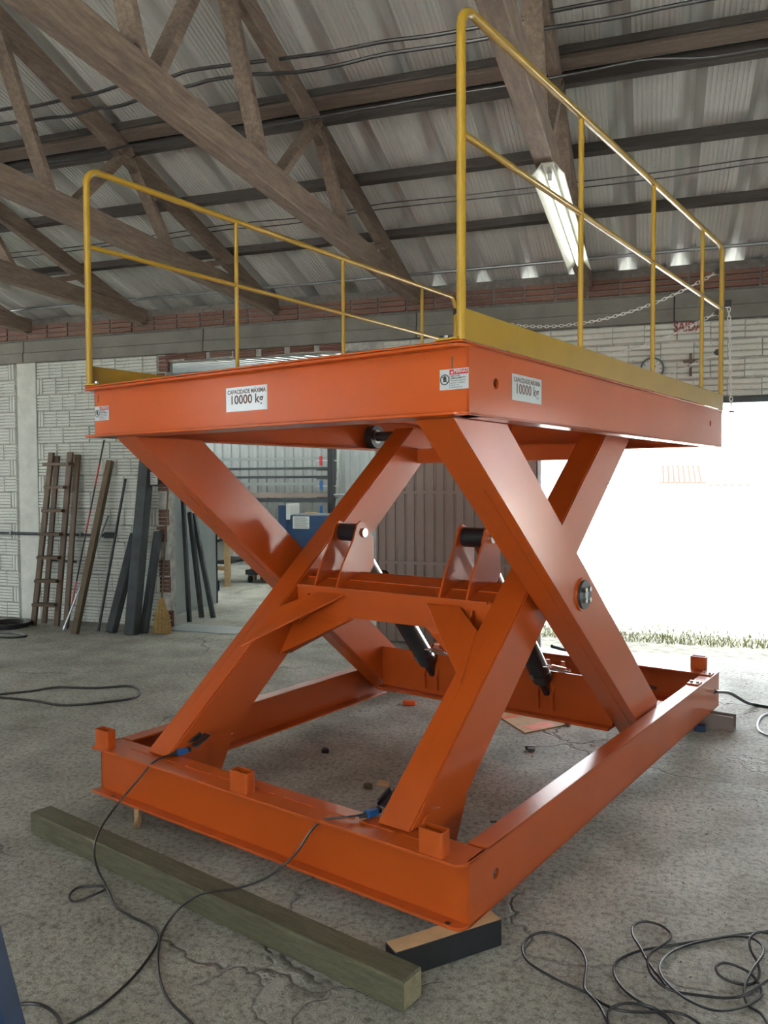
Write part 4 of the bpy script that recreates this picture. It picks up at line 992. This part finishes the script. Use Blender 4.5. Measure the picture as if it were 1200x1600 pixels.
# broom
bro = empty('straw_broom', (-5.19, 7.66, 0)); tag(bro, 'straw broom standing bristles down at the edge of the opening', 'broom')
MB().cyl((0, 0, .30), (-.09, .30, 1.60), .011, 10).build('handle', M['oldpost'], bro, smooth=True)
mb = MB(); rb = random.Random(3)
for i in range(150):
    a = rb.uniform(0, 6.28); r0 = .02 * sqrt(rb.random()); r1 = .125 * sqrt(rb.random()) 
    mb.tube([(cos(a) * r0, sin(a) * r0 * .7, .40), (cos(a) * (r0 + (r1 - r0) * .75), sin(a) * (r0 + (r1 - r0) * .7) * .6, .20), (cos(a) * r1, sin(a) * r1 * .6, rb.uniform(.0, .02))], .0042, 4)
tag(mb.build('bristles', M['straw'], bro), kind='stuff')
for z, r_ in ((.37, .035), (.33, .05), (.20, .105), (.15, .115)): MB().tube([(cos(t) * r_, sin(t) * r_ * .62, z) for t in [2 * pi * j / 16 for j in range(16)]], .005, 6, closed=True).build('binding', M['straw'], bro, smooth=True)
# sign on the end of the wall
sg = empty('wall_sign', (-5.385, 7.80, 1.67)); tag(sg, 'small white notice with blue header beside the tall steel tube', 'sign')
MB().box(-.085, .085, 0, .008, -.02, .23).build('board', M['darksteel'], sg); MB().box(-.075, .075, -.002, 0, .0, .14).build('sheet', M['white_paint'], sg); MB().box(-.075, .075, -.002, 0, .142, .21).build('header', M['blue_paint'], sg)
for k in range(6): MB().box(-.06, .05 - .02 * (k % 3), -.003, -.002, .015 + k * .02, .022 + k * .02).build('text_line', M['grey_print'], sg)
# conduit with hook
cp = empty('wall_conduit', (-7.0, 7.96, 1.07)); tag(cp, 'grey conduit pipe with box end running along the white wall', 'pipe')
MB().cyl((-2.0, 0, 0), (.88, 0, -.005), .018, 10).build('tube_run', M['darksteel'], cp, smooth=True); MB().box(.84, .98, -.03, .03, -.035, .03).build('outlet_box', M['darksteel'], cp, bev=.004)
for x in (-.55, -.05, .5): MB().ring((x - .012, 0, 0), (x + .012, 0, 0), .026, .017, 12).build('clip', M['steel'], cp)
cable('wire_hook', [[(-7.10, 7.95, 1.05), (-7.11, 7.93, .85), (-7.12, 7.93, .70), (-7.08, 7.93, .665), (-7.05, 7.93, .70), (-7.06, 7.93, .76)]], .006, M['cable'], 'black wire hook hanging below the wall conduit', 'hook')
# floor mat in the opening
o = MB().box(-.45, .45, -.2, .2, 0, .012).build('steel_plate', M['greysteel'], bev=.002); o.location = (-4.80, 8.02, 0); tag(o, 'flat grey steel plate lying on the floor in the wall opening', 'plate')
# grey sheet standing inside the annex
gs = empty('metal_sheet', (-5.74, 9.2, 0)); tag(gs, 'large pale grey metal sheet standing on edge behind the opening', 'metal sheet')
MB().box(-.012, .0, -.62, .60, 0.004, 1.95).build('sheet_face', M['greysteel'], gs); MB().box(-.02, .008, .60, .625, 0.004, 1.95).build('sheet_edge', M['black'], gs)
# ------------------------------------------------------------------ things in the annex
rk = empty('tube_rack', (-6.36, 14.2, 0)); tag(rk, 'rack of long horizontal steel bars before the corrugated annex wall', 'rack')
for x in (-2.6, .62): MB().box(x - .035, x + .035, -.05, .05, 0, 2.6).build('rack_post', M['black'], rk)
MB().bar((.62, -.08, .0), (.75, -.08, 2.3), .03, .03).build('rack_brace', M['white_paint'], rk)
for z in (2.12, 1.94, 1.775, 1.635, 1.42): MB().box(.35, .72, -.22, -.05, z - .035, z - .015).build('rack_arm', M['white_paint'] if z in (2.12, 1.635) else M['black'], rk)
for z, m_, h_ in ((2.14, 'greysteel', .05), (1.95, 'darksteel', .045), (1.785, 'darksteel', .045), (1.655, 'greysteel', .06), (1.44, 'browndoor', .09), (1.34, 'darksteel', .08)):
    MB().box(-2.5, .66, -.20, -.12, z - h_ / 2, z + h_ / 2).build('steel_bar', M[m_], rk)
for z, m_ in ((2.09, 'redpaint'), (1.63, 'blue_plastic'), (1.15, 'blue_plastic')): MB().box(.42, .47, -.24, -.20, z - .09, z + .09).build('clamp_handle', M[m_], rk, bev=.006)
mc = empty('blue_machine', (-5.93, 13.3, 0)); tag(mc, 'dark blue workshop machine carrying a paper notice in the annex', 'machine')
MB().box(-.35, .55, -.3, .4, .0, 1.10).build('cabinet', M['blue_paint'], mc, bev=.01); MB().box(-.40, -.24, -.32, .2, .7, 1.28).build('column', M['blue_paint'], mc, bev=.008)
MB().box(-.24, -.17, -.33, .1, 1.02, 1.30).build('guard', M['white_paint'], mc, bev=.006); MB().box(-.12, .2, -.304, -.30, .86, 1.08).build('notice', M['white_paint'], mc)
for k in range(6): MB().box(-.09, .17 - .03 * (k % 2), -.306, -.304, .885 + k * .032, .893 + k * .032).build('text_line', M['black_print'], mc)
MB().cyl((.1, .0, 1.10), (.1, .0, 1.14), .12, 20).build('reel', M['pine'], mc, smooth=True); MB().box(-.2, .5, -.2, .3, 1.10, 1.115).build('table_top', M['steel'], mc)
bh = MB()
wt = empty('work_table', (-6.95, 11.75, 0)); tag(wt, 'wooden work table with a shelf in the annex', 'table')
for x, y in ((-.75, -.3), (.45, -.3), (.45, .6), (-.75, .6)): MB().box(x - .04, x + .04, y - .04, y + .04, 0, .80).build('leg', M['pine'], wt, bev=.004)
MB().box(-.85, .52, -.38, .68, .80, .87).build('table_top', M['pine'], wt, bev=.006); MB().box(-.75, .45, -.33, -.28, .26, .33).build('stretcher', M['pine'], wt, bev=.004); MB().box(-.8, .45, -.3, .6, .36, .40).build('shelf', M['darksteel'], wt)
MB().bar((-.7, -.34, .45), (.42, -.34, .78), .03, .05, (0, 0, 1)).build('brace', M['darksteel'], wt)
bu = empty('white_bucket', (-6.95, 11.75, .40)); tag(bu, 'round white plastic tub on the shelf of the work table', 'tub')
MB().cyl((0, 0, 0), (0, 0, .30), .21, 28, .25).build('tub_wall', M['white_paint'], bu, smooth=True); MB().ring((0, 0, .29), (0, 0, .31), .26, .24, 28).build('rim', M['white_paint'], bu)
o = MB().prism([(-.25, 0), (.2, 0), (.12, .10), (-.2, .16)], 'y', -.15, .15).build('machine_cover', M['greysteel'], bev=.01); o.location = (-7.05, 11.9, .872); tag(o, 'pale grey sloping machine cover on the work table', 'cover')
bx = empty('blue_tube', (-6.42, 10.9, 0)); tag(bx, 'dark blue square tube end on the floor beside the grey sheet', 'tube'); MB().box(-.35, .05, -.07, .07, .0, .02).box(-.35, .05, -.07, .07, .14, .16).box(-.35, .05, -.07, -.05, .02, .14).box(-.35, .05, .05, .07, .02, .14).build('tube_wall', M['blue_paint'], bx)
tr = empty('wheeled_trolley', (-5.9, 12.15, 0)); tag(tr, 'low black trolley on castors in the annex', 'trolley')
MB().box(-.55, .6, -.2, .35, .14, .22).build('deck', M['black'], tr, bev=.006)
for x, y in ((-.48, -.15), (.5, -.15), (-.48, .3), (.5, .3)):
    c_ = MB().ring((x - .018, y, .06), (x + .018, y, .06), .06, .02, 18).build('castor_wheel', M['rubber'], tr, smooth=True); MB().box(x - .03, x + .03, y - .03, y + .03, .115, .14).build('castor_fork', M['steel'], c_)
for k, (y, z) in enumerate(((-.1, .245), (.02, .245), (.14, .245), (-.04, .29))): tag(MB().box(-6.36, -5.3, 12.15 + y - .03, 12.15 + y + .03, z - .0245, z + .02).build('steel_bar', M['greysteel' if k % 2 else 'steel'], bev=.003), ('first', 'second', 'third', 'top')[k] + ' long steel bar of the small load on the low trolley', 'bar', 'bars on the trolley')
o = MB().box(-.05, .05, -.05, .05, 0, 3.74).build('steel_column', M['black'], bev=.004); o.location = (-5.66, 13.85, 0); tag(o, 'black steel column standing in the annex by the blue machine', 'column')
tag(MB().cyl((-5.60, 13.85, 1.45), (-2.3, 13.85, 1.45), .02, 8).build('hand_rail', M['steel'], smooth=True), 'thin grey rail crossing the annex beside the black column', 'rail')

# ------------------------------------------------------------------ on the wall over the gate
ltr = empty('exit_lettering', (.195, WY - .005, 3.055)); tag(ltr, 'dark red painted wall lettering reading SAÍDA above the gate', 'lettering')
text('letters', 'SAÍDA', M['maroon'], ltr, (0, -.006, 0), RX, .125, bold=.003, extrude=.0012, xscale=.72)
ck = empty('wall_clock', (.008, WY - .02, 2.742)); tag(ck, 'round wall clock with dark rim on the white bricks', 'clock')
MB().ring((0, .0, 0), (0, -.03, 0), .108, .092, 36).build('rim', M['darksteel'], ck, smooth=True); MB().cyl((0, .0, 0), (0, -.012, 0), .094, 36).build('face', M['white_paint'], ck)
for k in range(12):
    a = k * pi / 6; MB().bar((sin(a) * .070, -.0135, cos(a) * .070), (sin(a) * .084, -.0135, cos(a) * .084), .002, .007, (cos(a), 0, -sin(a))).build('hour_mark', M['black_print'], ck)
MB().bar((0, -.015, 0), (.035, -.015, .025), .002, .007, (-.6, 0, .8)).build('hour_hand', M['black_print'], ck); MB().bar((0, -.016, 0), (-.01, -.016, .07), .002, .005, (1, 0, .1)).build('minute_hand', M['black_print'], ck)
cr = empty('wooden_cross', (.347, WY - .02, 2.66)); tag(cr, 'small dark wooden cross hanging on the wall right of the clock', 'cross')
MB().box(-.011, .011, -.01, .01, 0, .21).build('upright', M['ladderwood'], cr); MB().box(-.065, .065, -.0105, .0095, .125, .147).build('crossbar', M['ladderwood'], cr)

# ------------------------------------------------------------------ outdoors, seen through the gate
MB_ = MB().box(-2.1, 9, 8.2, 9.35, -.06, -.012).build('yard_verge', M['soil']); struct(MB_)
gm = MB(); rg = random.Random(11)
for i in range(5200):
    x, y = rg.uniform(-2.0, 5.5), 8.75 + abs(rg.gauss(0, .45)); h = rg.uniform(.015, .05); a = rg.uniform(0, 6.28); wv = .006
    dx, dy = cos(a) * wv, sin(a) * wv; lx, ly = rg.uniform(-.03, .03), rg.uniform(-.03, .03)
    gm.add([(x - dx, y - dy, -.02), (x + dx, y + dy, -.02), (x + lx, y + ly, h)], [(0, 1, 2)])
tag(gm.build('grass', M['grass'], None, recalc=False), 'strip of short yellowish grass outside the open gate', 'grass', kind='stuff')
hs = empty('outbuilding', (1.2, 20.6, -.05)); tag(hs, 'low white outbuilding with orange tiled roof out in the glare', 'building')
MB().box(-1.0, 1.1, 0, 3, 0, 1.66).build('wall', M['white_paint'], hs); 
tm = MB().prism([(-.06, 0), (-.04, .035), (0, .05), (.04, .035), (.06, 0)], 'y', 0, 1.6).build('roof_tile_row', M['tile']); tme = tm.data; bpy.data.objects.remove(tm)
for i in range(9): inst(tme, 'roof_tile_row', (-.95 + i * .12, -.12, 1.66), hs, (.30, 0, 0))
for i in range(6): inst(tme, 'roof_tile_row', (.16 + i * .16, -.14, 1.60), hs, (.12, 0, 0))
struct(MB().box(-2, 30, 34, 34.2, -.05, 1.5).build('wall_yard', M['white_paint']))
